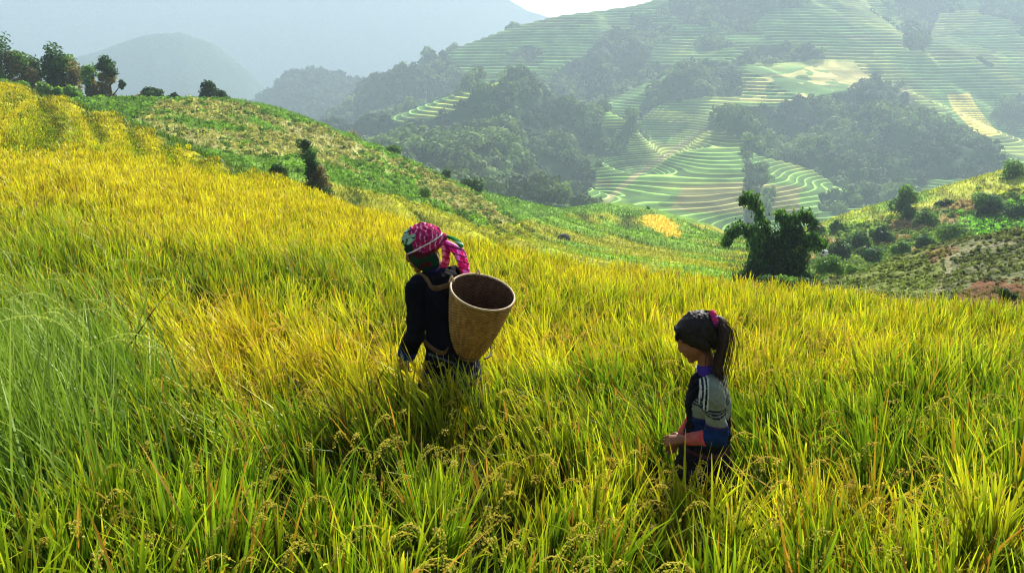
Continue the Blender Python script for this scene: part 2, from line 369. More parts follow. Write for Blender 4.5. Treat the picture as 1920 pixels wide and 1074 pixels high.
FOREST = [[(500,330),(560,260),(640,248),(690,236),(760,228),(850,208),(940,180),(985,150),(1030,175),(1085,240),(1110,300),(1060,350),(1040,420),(700,420)],
          [(700,230),(640,240),(700,165),(760,150),(820,110),(870,150),(850,172),(770,205)],
          [(870,165),(980,150),(1060,120),(1130,70),(1210,62),(1215,90),(1160,160),(1120,230),(1150,240),(1120,300),(1050,330),(1090,250),(1010,150)],
          [(1115,300),(1185,215),(1280,130),(1400,95),(1410,110),(1300,170),(1210,215),(1150,290)],
          [(1230,185),(1300,150),(1380,115),(1390,180),(1300,190)],
          [(1330,215),(1390,190),(1500,188),(1640,165),(1680,160),(1720,200),(1750,235),(1800,262),(1880,290),(1880,330),(1700,345),(1560,345),(1480,300),(1420,290),(1360,300),(1330,250)],
          [(1350,255),(1400,300),(1415,330),(1405,420),(1380,300)],
          [(1250,-60),(1530,-60),(1520,0),(1430,30),(1380,60),(1270,45)],
          [(1640,-60),(1800,-60),(1760,60),(1700,60),(1650,30)],
          [(1000,400),(1060,345),(1120,310),(1110,400)],
          [(1405,300),(1430,340),(1425,420),(1405,420)],[(1530,370),(1600,350),(1760,345),(1700,380),(1560,410)],[(1700,75),(1740,70),(1740,95),(1690,90)],
          [(1800,-20),(1860,20),(1900,60),(1920,60),(1990,0),(1990,-40)],[(1400,95),(1480,90),(1500,110),(1420,125)]]
fo = np.zeros(len(PX), bool)
for f in FOREST: fo |= reg(f)
fo |= (fbm(Vm[:, 0] * .012, Vm[:, 1] * .012, 61, 4) > .66)
keep = reg([(1115,400),(1200,322),(1320,238),(1395,260),(1395,430),(1100,430)], .25) | reg([(1390,120),(1600,110),(1635,160),(1500,190),(1385,190)], .3) | reg([(800,205),(950,150),(930,172),(860,188),(700,240)], .1) | reg([(1770,175),(1820,170),(1885,258),(1840,268),(1785,215)], .1)
fo &= ~keep
n1 = fbm(Vm[:, 0] * .01, Vm[:, 1] * .01, 63, 4); n2 = fbm(Vm[:, 0] * .06, Vm[:, 1] * .06, 65, 4)
green = srgb(98, 132, 62); yel = srgb(176, 172, 84); forest_c = srgb(52, 74, 38)
C = green[None] * (.75 + .5 * n2[:, None]); C = C * (1 - .5 * sstep(.5, .7, n1)[:, None]) + yel * .5 * sstep(.5, .7, n1)[:, None]
yl = reg([(1395,150),(1480,135),(1560,112),(1625,118),(1642,162),(1520,192),(1385,188)], .3) & (n2 + n1 > .92); C = np.where(yl[:, None], srgb(190, 180, 105) * (.7 + .6 * n2[:, None]), C)
yl = reg([(1775,180),(1815,175),(1875,255),(1840,262),(1790,210)], .15); C = np.where(yl[:, None], srgb(230, 205, 95) * (.7 + .6 * n2[:, None]), C)
yl = reg([(800,205),(950,148),(960,172),(900,178)], .15); C = np.where(yl[:, None], srgb(165, 180, 70), C)
yl = reg([(1190,215),(1225,205),(1300,212),(1290,232),(1210,226)], .2); C = np.where(yl[:, None], srgb(190, 190, 90), C)
rd = reg([(1280,345),(1400,340),(1400,400),(1250,395)], .4) | reg([(1420,345),(1500,350),(1500,415),(1420,400)], .3); C = np.where(rd[:, None], C * .45 + srgb(150, 122, 92) * .55, C)
rdg = reg([(1112,399),(1160,348),(1200,318),(1260,278),(1318,236),(1325,238),(1266,284),(1206,325),(1166,356),(1119,402)], .06); C = np.where(rdg[:, None], srgb(146, 140, 96) * (.6 + .8 * n2[:, None]), C)
rd = reg([(1090,335),(1150,335),(1150,352),(1080,350)], .2) | reg([(1680,160),(1700,165),(1760,260),(1750,285),(1700,215)], .3) | reg([(1580,65),(1630,65),(1630,80),(1590,78)], .1)
C = np.where(rd[:, None], .5 * C + .5 * srgb(124, 100, 78) * (.4 + 1.1 * n2[:, None]), C)
zz = Vm[:, 2]; zg = np.linspace(-250, 300, 1101); stp = 1.6 + 2.2 * sstep(-80, 10, zg)
phg = np.concatenate([[0], np.cumsum(.5 / stp[1:])]); step = np.interp(zz, zg, stp)
phs = np.interp(zz, zg, phg) + 1.1 * (fbm(Vm[:, 0] * .012, Vm[:, 1] * .012, 71, 4) - .5)
terr = (~fo) & ~reg([(1390,125),(1600,110),(1640,160),(1520,192)], .4)
hs_ = _hash(np.floor(phs).astype(np.int64), np.floor(Vm[:, 0] / 90 + 2 * n1).astype(np.int64), 5)[:, None]; C = C * (.6 + .75 * hs_)
C = np.where(fo[:, None], forest_c[None] * (.7 + .6 * n2[:, None]), C)
# folds in the wooded slopes; real steps as well as bunds
rg_ = np.abs(fbm(Vm[:, 0] * .011 + .3 * n1, Vm[:, 1] * .006, 73, 4) - .5) * 2
fs = fo.reshape(860, 900).astype(float)
for _ in range(14): fs[1:-1, 1:-1] = (fs[1:-1, 1:-1] + fs[:-2, 1:-1] + fs[2:, 1:-1] + fs[1:-1, :-2] + fs[1:-1, 2:]) / 5
fs = fs.ravel() * sstep(.3, 1, fs.ravel())
Vm[:, 2] += 26 * (sstep(0, .5, rg_) - .45) * fs
fr = phs - np.floor(phs)
Vm[:, 2] += np.where(terr, (sstep(.3, .7, fr) - fr) * step * .8, 0)
m, nt, out = new_mat('terraced_slope'); L = nt.links
a = N(nt, 'ShaderNodeAttribute', _attribute_name='Col'); ph = N(nt, 'ShaderNodeAttribute', _attribute_name='phase'); te = N(nt, 'ShaderNodeAttribute', _attribute_name='terr')
nz = N(nt, 'ShaderNodeTexNoise'); nz.inputs['Scale'].default_value = .05; nz.inputs['Detail'].default_value = 8; tc = N(nt, 'ShaderNodeTexCoord'); L.new(tc.outputs['Object'], nz.inputs['Vector'])
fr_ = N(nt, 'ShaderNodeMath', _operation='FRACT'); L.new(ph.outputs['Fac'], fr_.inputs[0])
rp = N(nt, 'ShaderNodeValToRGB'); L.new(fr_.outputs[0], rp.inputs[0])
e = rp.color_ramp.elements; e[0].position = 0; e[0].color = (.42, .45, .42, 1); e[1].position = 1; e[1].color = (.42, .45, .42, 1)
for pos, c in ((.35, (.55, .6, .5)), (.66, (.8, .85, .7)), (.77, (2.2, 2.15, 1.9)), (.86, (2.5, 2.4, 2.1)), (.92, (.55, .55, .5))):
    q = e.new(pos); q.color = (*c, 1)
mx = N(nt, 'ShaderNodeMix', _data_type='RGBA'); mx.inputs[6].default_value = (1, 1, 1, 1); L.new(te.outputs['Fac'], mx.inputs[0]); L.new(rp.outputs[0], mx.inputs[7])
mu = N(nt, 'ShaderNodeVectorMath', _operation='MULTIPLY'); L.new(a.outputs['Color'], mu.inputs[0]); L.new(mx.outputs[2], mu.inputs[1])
mr = N(nt, 'ShaderNodeMapRange'); mr.inputs['From Min'].default_value = .3; mr.inputs['From Max'].default_value = .7; mr.inputs['To Min'].default_value = .65; mr.inputs['To Max'].default_value = 1.35; L.new(nz.outputs['Fac'], mr.inputs['Value'])
sc = N(nt, 'ShaderNodeVectorMath', _operation='SCALE'); L.new(mu.outputs[0], sc.inputs[0]); L.new(mr.outputs[0], sc.inputs['Scale'])
p = N(nt, 'ShaderNodeBsdfPrincipled'); p.inputs['Roughness'].default_value = .95; p.inputs['Specular IOR Level'].default_value = .02
L.new(sc.outputs[0], p.inputs['Base Color']); L.new(p.outputs[0], out.inputs['Surface'])
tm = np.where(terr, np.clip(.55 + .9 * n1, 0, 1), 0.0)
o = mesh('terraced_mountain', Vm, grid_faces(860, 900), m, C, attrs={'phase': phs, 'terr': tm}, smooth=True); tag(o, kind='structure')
MV, MF = Vm, fo; MPX, MPY = PX, PY

# ---- hazy hills further off
def ridge(name, sky_pts, d, base_drop, width, seed, colr, rough=10):
    az = []; zz = []
    for px, py in sky_pts:
        p = at(px, py, d); az.append(math.atan2(p[0], p[1])); zz.append(p[2])
    na, nr = 360, 90
    A = np.linspace(az[0], az[-1], na); zr = np.interp(A, az, zz); D0 = d * 1.0
    t = np.linspace(-1, 1, nr)
    AA, T = np.meshgrid(A, t); R = D0 + T * width; ZR = np.interp(AA, az, zz)
    Xr = R * np.sin(AA); Yr = R * np.cos(AA)
    Zr = ZR - base_drop * np.abs(T) ** 1.15 + rough * (fbm(Xr * .004, Yr * .004, seed, 5) - .5) * (1 + 3 * np.abs(T)) + rough * .25 * (fbm(Xr * .03, Yr * .03, seed + 5, 3) - .5)
    V = np.stack([Xr, Yr, Zr], -1).reshape(-1, 3); n = fbm(V[:, 0] * .01, V[:, 1] * .01, seed + 9, 4)[:, None]
    o = mesh(name, V, grid_faces(nr, na), M['far_hill'], colr * (.6 + .8 * n), smooth=True); tag(o, kind='structure'); return V
FHV = ridge('wooded_hill', [(330,330),(400,250),(465,192),(510,162),(540,138),(580,128),(640,134),(680,150),(730,157),(800,160),(900,165)], 1350, 260, 620, 81, srgb(52, 72, 40), 14)
ridge('far_mountain', [(-400,140),(-100,130),(60,125),(150,108),(220,88),(280,72),(340,68),(400,84),(450,118),(500,160),(560,190),(650,230),(760,300)], 1950, 360, 500, 91, srgb(45, 62, 42), 16)
ridge('far_mountain', [(-900,-20),(-500,-30),(-100,-25),(200,-45),(500,-60),(720,-70),(840,-50),(920,-15),(990,25),(1100,60),(1300,90)], 2850, 420, 300, 95, srgb(45, 62, 42), 16)
# ---- valley floor to the horizon
X, Y = np.meshgrid(np.linspace(-3100, 3100, 60), np.linspace(-500, 3500, 50)); Z = -190 + 12 * fbm(X * .002, Y * .002, 3)
V = np.stack([X, Y, Z], -1).reshape(-1, 3)
o = mesh('valley_floor', V, grid_faces(50, 60), M['far_hill'], srgb(55, 75, 42) * np.ones((len(V), 1)), smooth=True); tag(o, kind='structure')
# ================================================================== RICE
def blades(P, h, w, lean, bend, ang, col, col_tip, segs=3, tipw=0.06, wpow=1.6):
    """P (n,3) roots; lean (n,2) horizontal reach per height; bend (n,) extra droop; ang face angle"""
    n = len(P); t = np.linspace(0, 1, segs + 1)
    wd = np.stack([np.cos(ang), np.sin(ang), np.zeros(n)], 1)
    Vs = []; Cs = []
    for k, tt in enumerate(t):
        off = np.concatenate([lean * (h * (tt * .45 + tt * tt * .55 * (1 + bend)))[:, None], (h * (tt - .35 * bend * tt ** 2.6))[:, None]], 1)
        c = P + off; ww = (w * ((.55 + .9 * tt) if tt < .5 else 1.0) * (1 - tt ** wpow) + w * tipw)[:, None] * .5
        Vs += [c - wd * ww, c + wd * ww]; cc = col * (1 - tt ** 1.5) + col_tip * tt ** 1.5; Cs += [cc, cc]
    V = np.stack(Vs, 1); C = np.stack(Cs, 1); m = 2 * (segs + 1)
    f = np.array([[2 * k, 2 * k + 1, 2 * k + 3, 2 * k + 2] for k in range(segs)])
    Fq = (np.arange(n)[:, None, None] * m + f[None]).reshape(-1, 4)
    return V.reshape(-1, 3), Fq, C.reshape(-1, 3)

# ripeness of the crop over the field: (px, py, rx, ry, amount) of patches found on the ground
PATCH = [(540,650,240,70,.75),(420,600,120,60,.4),(760,690,140,60,.5),(1010,640,120,50,.5),(1000,790,200,40,.35),(1450,650,420,60,.35),(1700,800,160,30,.2),
         (1150,900,220,60,.2),(1600,900,260,50,.3),(1800,980,200,80,.25),(420,400,250,40,.35),(300,300,300,50,.6),(550,390,260,35,.3),(700,430,160,30,.45),
         (60,560,240,150,-.45),(120,800,220,140,-.3),(560,520,240,40,-.25),(1620,800,330,60,-1.0),(1830,830,140,60,-.5),(560,410,70,25,-.6),(700,860,260,60,-.35),(1050,600,60,20,-.3),(330,950,300,90,-.3),
         (650,800,120,60,-.5),(1120,720,150,40,-.3),(60,215,60,40,-.8),(20,180,40,14,-.6),(120,205,30,30,-.4),(1000,560,60,10,-.2)]
TREADS = [[(0,236),(55,190),(94,200),(106,235),(86,262),(40,276),(0,264)],[(100,202),(122,196),(146,226),(152,262),(112,256),(100,235)],[(0,166),(46,166),(50,178),(0,212)],
          [(163,198),(174,225),(172,270),(192,270),(190,236),(172,204)],[(232,226),(240,268),(258,290),(268,286),(256,250)],[(298,250),(306,282),(322,302),(334,300),(322,276)],[(356,276),(372,300),(392,316),(396,306),(380,290)]]
def ripe(P):
    px, py, d = proj(P); dist = np.hypot(P[:, 0], P[:, 1])
    r = .15 + .40 * sstep(5, 18, dist)
    g_ = groove_d(P[:, 0], P[:, 1]) if dist.max() > 20 else None
    for a, b, rx, ry, k in PATCH: r = r + k * np.exp(-((px - a) / rx) ** 2 - ((py - b) / ry) ** 2)
    r = r + .55 * (fbm(P[:, 0] * 1.1, P[:, 1] * 1.1, 101, 3) - .5) + .5 * (fbm(P[:, 0] * .25, P[:, 1] * .12, 105, 2) - .5)
    if g_ is not None:
        far = sstep(20, 27, dist); jx = (fbm(P[:, 0] * .5, P[:, 1] * .5, 191, 2) - .5) * 10; gr = np.zeros(len(r), bool)
        for poly in TREADS: gr |= inpoly(px + jx, py, poly)
        r = r * (1 - far) + far * np.where(gr, .34, .80 + .3 * (fbm(P[:, 0] * .4, P[:, 1] * .4, 193, 2) - .5)); r = r - .8 * np.exp(-(g_ / .45) ** 2)
    return np.clip(r, 0, 1)
G0, G1, G2, G3 = srgb(54, 98, 22), srgb(134, 168, 36), srgb(212, 218, 50), srgb(246, 222, 50)
def rice_col(r):
    r = r[:, None]
    c = G0 * (1 - sstep(0, .3, r)) + G1 * sstep(0, .3, r)
    c = c * (1 - sstep(.3, .62, r)) + G2 * sstep(.3, .62, r)
    return c * (1 - sstep(.62, 1, r)) + G3 * sstep(.62, 1, r)
SHADE_CLEAR = []          # (x, y, r) places where nothing grows: the persons stand there
def scatter(d0, d1, dens, az0, az1):
    a0, a1 = math.radians(az0), math.radians(az1); area = .5 * (d1 ** 2 - d0 ** 2) * (a1 - a0); n = int(area * dens)
    d = np.sqrt(rng.uniform(d0 ** 2, d1 ** 2, n)); a = rng.uniform(a0, a1, n)
    return d * np.sin(a), d * np.cos(a)
def in_field(x, y, margin=0.1): return crest_sd(x, y) < margin
W_LOC = None
def make_rice(d0, d1, tufts, per, w, hs, az=(-40, 40), segs=3, spread=.07):
    x, y = scatter(d0, d1, tufts, *az)
    k = in_field(x, y); x, y = x[k], y[k]
    px, py, dd = proj(np.stack([x, y, canopy(x, y)], 1)); k = (np.abs(px - 960) < 1120 + 2200 / dd) & (py < 1600); x, y = x[k], y[k]
    g = groove_d(x, y) if d1 > 12 else np.full(len(x), 9.)
    pass
    for cx, cy, r in SHADE_CLEAR:
        k = np.hypot(x - cx, y - cy) > r; x, y = x[k], y[k]
    n = len(x); gz = fground(x, y)
    tr = ripe(np.stack([x, y, gz + .5], 1)); gg = groove_d(x, y) if d1 > 12 else np.full(len(x), 9.); th = (1 - .4 * np.exp(-(gg / .6) ** 2)) * (.95 + .5 * (fbm(x * 1.6, y * 1.6, 111, 2) - .5)) * rng.uniform(.8, 1.14, n)
    wl = np.stack([-.22 + .35 * (fbm(x * .5, y * .5, 115, 2) - .5) * 2 + .25 * sstep(-1, 4, x), np.full(n, -.05) + .25 * (fbm(x * .6, y * .6, 117, 2) - .5)], 1)
    if d0 > 6: wl = wl * (.6 if d0 < 11 else .35)
    X = np.repeat(x, per); Y = np.repeat(y, per); GZ = np.repeat(gz, per); n2 = n * per
    ang0 = rng.uniform(0, 2 * np.pi, n2); rad = rng.uniform(0, 1, n2) ** .6
    P = np.stack([X + np.cos(ang0) * rad * spread, Y + np.sin(ang0) * rad * spread, GZ - .02], 1)
    h = hs * np.repeat(th, per) * rng.uniform(.68, 1.14, n2)
    # leaves spring from the stems at different heights
    st = np.where(rng.uniform(0, 1, n2) < .25, 0, rng.uniform(.42, .76, n2)); P[:, 2] += h * st; h = h * (1 - st) * 1.08
    lean = np.repeat(wl, per, 0) + np.stack([np.cos(ang0), np.sin(ang0)], 1) * (rad * rng.uniform(.05, .62, n2) * np.where(st > 0, 1.35, 1.0))[:, None]
    bend = rng.uniform(-.3, .6, n2); tr = tr + rng.normal(0, .13, n); tb = np.repeat(rng.uniform(.5, 1.3, n), per)[:, None]; r = np.clip(np.repeat(tr, per) + rng.normal(0, .14, n2), 0, 1)
    c = rice_col(r) * rng.uniform(.75, 1.2, (n2, 1)) * tb; dry = rng.uniform(0, 1, n2) < .025
    c = np.where(dry[:, None], srgb(196, 140, 66) * rng.uniform(.7, 1.1, (n2, 1)), c)
    tip = rice_col(np.clip(r + .36, 0, 1)) * rng.uniform(.8, 1.25, (n2, 1)) * tb; tip = np.where(dry[:, None], c, tip); o_t = rng.uniform(0, 1, n2) < .07
    tip = np.where(o_t[:, None], srgb(214, 160, 58) * .9, tip)
    base = np.where(dry[:, None], c, rice_col(np.clip(r - .22, 0, 1)) * rng.uniform(.28, .62, (n2, 1)) * tb)  # lower leaf is greener, and darkened further to paint shade between the tufts
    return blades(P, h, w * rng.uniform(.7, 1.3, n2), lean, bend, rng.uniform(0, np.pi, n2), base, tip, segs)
import json
_place_people = globals().get('PEOPLE_XY', [])
A = Acc()
w_feet = at(812, 462, 4.65); g_feet = at(1318, 640, 3.45)
SHADE_CLEAR += [(w_feet[0] + .05, w_feet[1] + .05, .10), (g_feet[0], g_feet[1] + .05, .08)]
A.add(*make_rice(.7, 3.2, 28, 38, .0145, .62, (-66, 66), 4, .06))
A.add(*make_rice(3.2, 6.5, 28, 36, .015, .62, (-52, 52), 3, .06))
A.add(*make_rice(6.5, 12, 26, 26, .018, .60, (-46, 46), 2, .08))
A.add(*make_rice(12, 22, 34, 14, .024, .46, (-42, 42), 2, .1))
A.add(*make_rice(22, 40, 24, 11, .038, .36, (-42, 10), 2, .13)); A.add(*make_rice(40, 85, 17, 8, .055, .36, (-44, -8), 2, .22))
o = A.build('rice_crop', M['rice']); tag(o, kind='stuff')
print('rice verts', A.n)

# drooping ears of grain
def ears(x, y, z0, reach, drop, az, grains, size, col):
    n = len(x); t = np.linspace(0.0, 1, grains)
    T = np.tile(t, n); R = lambda v: np.repeat(v, grains)
    s = T; cx = R(x) + R(np.cos(az) * reach) * s; cy = R(y) + R(np.sin(az) * reach) * s
    cz = R(z0) + R(drop) * (.55 * s - 1.35 * s ** 2.2)
    side = np.where(np.arange(len(T)) % 2 == 0, 1, -1) * rng.uniform(.2, 1, len(T)) * R(size) * 1.5
    cx = cx + R(-np.sin(az)) * side; cy = cy + R(np.cos(az)) * side; cz = cz - rng.uniform(0, 1.6, len(T)) * R(size)
    c = np.stack([cx, cy, cz], 1); L = R(size) * rng.uniform(.9, 1.4, len(T)); Wd = L * .38
    a2 = R(az) + rng.normal(0, .5, len(T)); el = -rng.uniform(.1, 1.3, len(T))
    u = np.stack([np.cos(a2) * np.cos(el), np.sin(a2) * np.cos(el), np.sin(el)], 1)
    v = np.cross(u, rng.normal(size=(len(T), 3))); v /= np.linalg.norm(v, axis=1)[:, None] + 1e-9
    w2 = np.cross(u, v)
    L = L[:, None]; Wd = Wd[:, None]
    V = np.stack([c - u * L * .5, c + v * Wd, c + u * L * .5, c - v * Wd, c + w2 * Wd, c - w2 * Wd], 1)
    Fq = (np.arange(len(T))[:, None, None] * 6 + np.array([[0, 1, 2, 3], [0, 4, 2, 5]])[None]).reshape(-1, 4)
    C = np.repeat(R2(col, grains) * rng.uniform(.7, 1.25, (len(T), 1)), 6, 0)
    # the stalk the grains hang on
    ns = 6; ts = np.linspace(-.15, 1, ns); SV = []
    for q in ts:
        qq = max(q, 0); px_ = x + np.cos(az) * reach * q; py_ = y + np.sin(az) * reach * q; pz_ = z0 + drop * (.55 * q - 1.35 * qq ** 2.2)
        SV += [np.stack([px_, py_, pz_ - .0012], 1), np.stack([px_, py_, pz_ + .0012], 1)]
    SV = np.stack(SV, 1).reshape(-1, 3)
    f = np.array([[2 * k, 2 * k + 1, 2 * k + 3, 2 * k + 2] for k in range(ns - 1)]); SF = (np.arange(n)[:, None, None] * 2 * ns + f[None]).reshape(-1, 4)
    SC = np.repeat(col * .9, 2 * ns, 0)
    return (V.reshape(-1, 3), Fq, C), (SV, SF, SC)
def R2(c, k): return np.repeat(c, k, 0)
E_ = Acc()
for d0, d1, dens, gr, sz in ((1.0, 3.4, 75, 36, .0085), (3.4, 7, 50, 22, .0105), (7, 13, 22, 9, .018), (13, 24, 8, 5, .03)):
    x, y = scatter(d0, d1, dens, -48, 48); k = in_field(x, y); x, y = x[k], y[k]
    for cx, cy, r in SHADE_CLEAR:
        k = np.hypot(x - cx, y - cy) > r + .1; x, y = x[k], y[k]
    P = np.stack([x, y, canopy(x, y)], 1); r = ripe(P)
    k = rng.uniform(0, 1, len(x)) < .35 + .65 * r; x, y, r = x[k], y[k], r[k]
    n = len(x); col = (srgb(186, 180, 84)[None] * (1 - r[:, None]) + srgb(212, 182, 84)[None] * r[:, None]) * rng.uniform(.8, 1.15, (n, 1))
    a, b = ears(x, y, canopy(x, y) + .03 * (y < 7) - rng.uniform(-.07, .12, n), rng.uniform(.06, .15, n), rng.uniform(.08, .16, n), rng.uniform(1.6, 4.4, n) + rng.normal(0, .6, n), gr, np.full(n, sz), col)
    E_.add(*a); E_.add(*b)
o = E_.build('rice_ears', M['grain']); tag(o, kind='stuff')

# tall wild grass at the left edge of the picture
x = []; y = []
T_ = Acc()
clumps = [(30, 640, 3.9), (90, 700, 3.7), (150, 660, 4.1), (10, 560, 4.6), (110, 560, 4.7), (190, 610, 4.5), (-60, 640, 4.0), (60, 760, 3.3), (0, 800, 3.0), (150, 780, 3.3), (-100, 560, 4.6), (40, 500, 5.2), (230, 690, 4.2), (-120, 760, 3.4), (60, 850, 2.8)]
hx = []; hy = []; hz = []
for px_, py_, d in clumps:
    c = at(px_, py_, d); n = 150
    x = c[0] + rng.normal(0, .16, n); y = c[1] + rng.normal(0, .2, n); gz = fground(x, y)
    h = rng.uniform(.65, 1.1, n); az = rng.normal(2.7, .7, n)
    P = np.stack([x, y, gz], 1); lean = np.stack([np.cos(az), np.sin(az)], 1) * rng.uniform(.05, .55, n)[:, None]
    col = (srgb(66, 108, 28) * rng.uniform(.25, 1.25, (n, 1))); tip = srgb(146, 172, 60) * rng.uniform(.7, 1.1, (n, 1))
    T_.add(*blades(P, h, rng.uniform(.011, .022, n), lean, rng.uniform(0, .9, n), rng.uniform(0, np.pi, n), col, tip, 5))
    q = 2; sx = c[0] + rng.normal(0, .16, q); sy = c[1] + rng.normal(0, .2, q); hh = rng.uniform(.85, 1.12, q)
    az = rng.uniform(-.5, .9, q); sz = fground(sx, sy)
    P = np.stack([sx, sy, sz], 1); ln = np.stack([np.cos(az), np.sin(az)], 1) * .12
    T_.add(*blades(P, hh, np.full(q, .004), ln, np.zeros(q), rng.uniform(0, 3, q), np.tile(srgb(120, 150, 60), (q, 1)), np.tile(srgb(150, 165, 80), (q, 1)), 4, .9, 9))
    hx += list(sx + ln[:, 0] * hh); hy += list(sy + ln[:, 1] * hh); hz += list(sz + hh)
hx, hy, hz = map(np.array, (hx, hy, hz)); n = len(hx)
a, b = ears(hx, hy, hz, rng.uniform(.14, .26, n), rng.uniform(.08, .18, n), rng.uniform(-.6, .9, n), 40, np.full(n, .008), np.tile(srgb(176, 186, 104), (n, 1)) * rng.uniform(.8, 1.1, (n, 1)))
T_.add(*a); T_.add(*b)
o = T_.build('tall_grass', M['rice']); tag(o, kind='stuff')

# grass on the bank behind the field's edge and over the nearer hillside
T_ = Acc()
x, y = scatter(12, 90, 22, -42, 30); sd = crest_sd(x, y); k = (sd > 0) & (sd < 12); x, y, sd = x[k], y[k], sd[k]; n = len(x)
P = np.stack([x, y, fground(x, y) - .03], 1); d = np.hypot(x, y)
q = fbm(x * .6, y * .6, 201, 3)[:, None]; c = (srgb(78, 116, 42) * (1 - q) + srgb(132, 140, 56) * q) * rng.uniform(.5, 1.3, (n, 1))
T_.add(*blades(P, rng.uniform(.2, .55, n), .0016 * d + .01, rng.normal(0, .35, (n, 2)), rng.uniform(-.2, .6, n), rng.uniform(0, np.pi, n), c * .7, c, 2))
idx = np.where((np.hypot(HV[:, 0], HV[:, 1]) < 178) & (np.hypot(HV[:, 0], HV[:, 1]) > 40) & (HPX > -80) & (HPX < 2000))[0]
wg = HV[idx, 0] ** 2 + HV[idx, 1] ** 2; wg = wg / (1 + wg / 4000.); pk = rng.choice(idx, 110000, p=wg / wg.sum()); n = len(pk)
d = np.hypot(HV[pk, 0], HV[pk, 1]); P = HV[pk] + np.stack([rng.normal(0, .004, n) * d, rng.normal(0, .008, n) * d, np.full(n, -.08)], 1)
P[:, 2] = hill_z(P[:, 0], P[:, 1]) - .05
T_.add(*blades(P, rng.uniform(.15, .45, n) * (.6 + d / 160), .0018 * d, rng.normal(0, .3, (n, 2)), rng.uniform(-.2, .6, n), rng.uniform(0, np.pi, n), HC[pk] * rng.uniform(.55, 1.1, (n, 1)), HC[pk] * rng.uniform(.8, 1.5, (n, 1)), 2))
o = T_.build('hillside_grass', M['rice']); tag(o, kind='stuff')

# one dry stalk in front of the tall grass
A = Acc(); b0, b1 = at(262, 620, 4.6), at(332, 532, 4.5)
def stalk_mesh():
    P = np.array([b0 + (b1 - b0) * t + np.array([0, 0, .02 * math.sin(t * 3)]) for t in (-.5, 0, .35, .7, 1)]); V = []
    for k, p in enumerate(P):
        r = .006 - .0011 * k; t = np.linspace(0, 2 * np.pi, 7, endpoint=False); V.append(p + np.stack([r * np.cos(t), r * np.sin(t), 0 * t], 1))
    V = np.concatenate(V); Fq = np.array([(k * 7 + j, k * 7 + (j + 1) % 7, (k + 1) * 7 + (j + 1) % 7, (k + 1) * 7 + j) for k in range(4) for j in range(7)])
    return V, Fq
sv, sf = stalk_mesh(); o = mesh('dry_stalk', sv, sf, M['bark'], np.ones((len(sv), 1)) * srgb(70, 62, 40)); tag(o, 'single thin dark stalk leaning right above the rice beside the tall grass', 'stalk')
# ================================================================== TREES, BUSHES, FOREST
def leaf_cloud(cent, rad, n, size, col, up=0.15, shell=.55, droop=0.0):
    """n leaf faces through an ellipsoid; rad (3,)"""
    d = rng.normal(size=(n, 3)); d /= np.linalg.norm(d, axis=1)[:, None]
    r = (shell + (1 - shell) * rng.uniform(0, 1, n)) * rng.uniform(.82, 1.12, n)
    c = np.asarray(cent) + d * r[:, None] * np.asarray(rad)
    nn = d + rng.normal(size=(n, 3)) * .75 + np.array([0, 0, up]); nn /= np.linalg.norm(nn, axis=1)[:, None]
    u = np.cross(nn, rng.normal(size=(n, 3))); u /= np.linalg.norm(u, axis=1)[:, None]; v = np.cross(nn, u)
    if droop: u = u * (1 - droop) + np.array([0, 0, -1.]) * droop; u /= np.linalg.norm(u, axis=1)[:, None]
    s = (size * rng.uniform(.6, 1.35, n))[:, None]
    V = np.stack([c - u * s * .6, c + v * s * .32, c + u * s * .6, c - v * s * .32], 1).reshape(-1, 3)
    Fq = np.arange(4 * n).reshape(-1, 4)
    C = np.repeat(np.asarray(col) * rng.uniform(.6, 1.4, (n, 1)), 4, 0)
    return V, Fq, C
def limb(pts, r0, r1, ns=7, col=(.06, .05, .035)):
    pts = np.array(pts, float); n = len(pts); V = []
    for k, p in enumerate(pts):
        d = pts[min(k + 1, n - 1)] - pts[max(k - 1, 0)]; d /= np.linalg.norm(d) + 1e-9
        a = np.cross(d, [0.3, 1, .1]); a /= np.linalg.norm(a); b = np.cross(d, a); r = r0 + (r1 - r0) * k / (n - 1)
        t = np.linspace(0, 2 * np.pi, ns, endpoint=False); V.append(p + r * (np.cos(t)[:, None] * a + np.sin(t)[:, None] * b))
    V = np.concatenate(V); Fc = []
    for k in range(n - 1):
        for j in range(ns): Fc.append((k * ns + j, k * ns + (j + 1) % ns, (k + 1) * ns + (j + 1) % ns, (k + 1) * ns + j))
    return V, np.array(Fc), np.ones((len(V), 1)) * np.asarray(col)
GRN = {'dark': srgb(54, 84, 48), 'mid': srgb(92, 128, 60), 'brown': srgb(126, 116, 80), 'light': srgb(110, 145, 60), 'blue': srgb(72, 108, 68)}
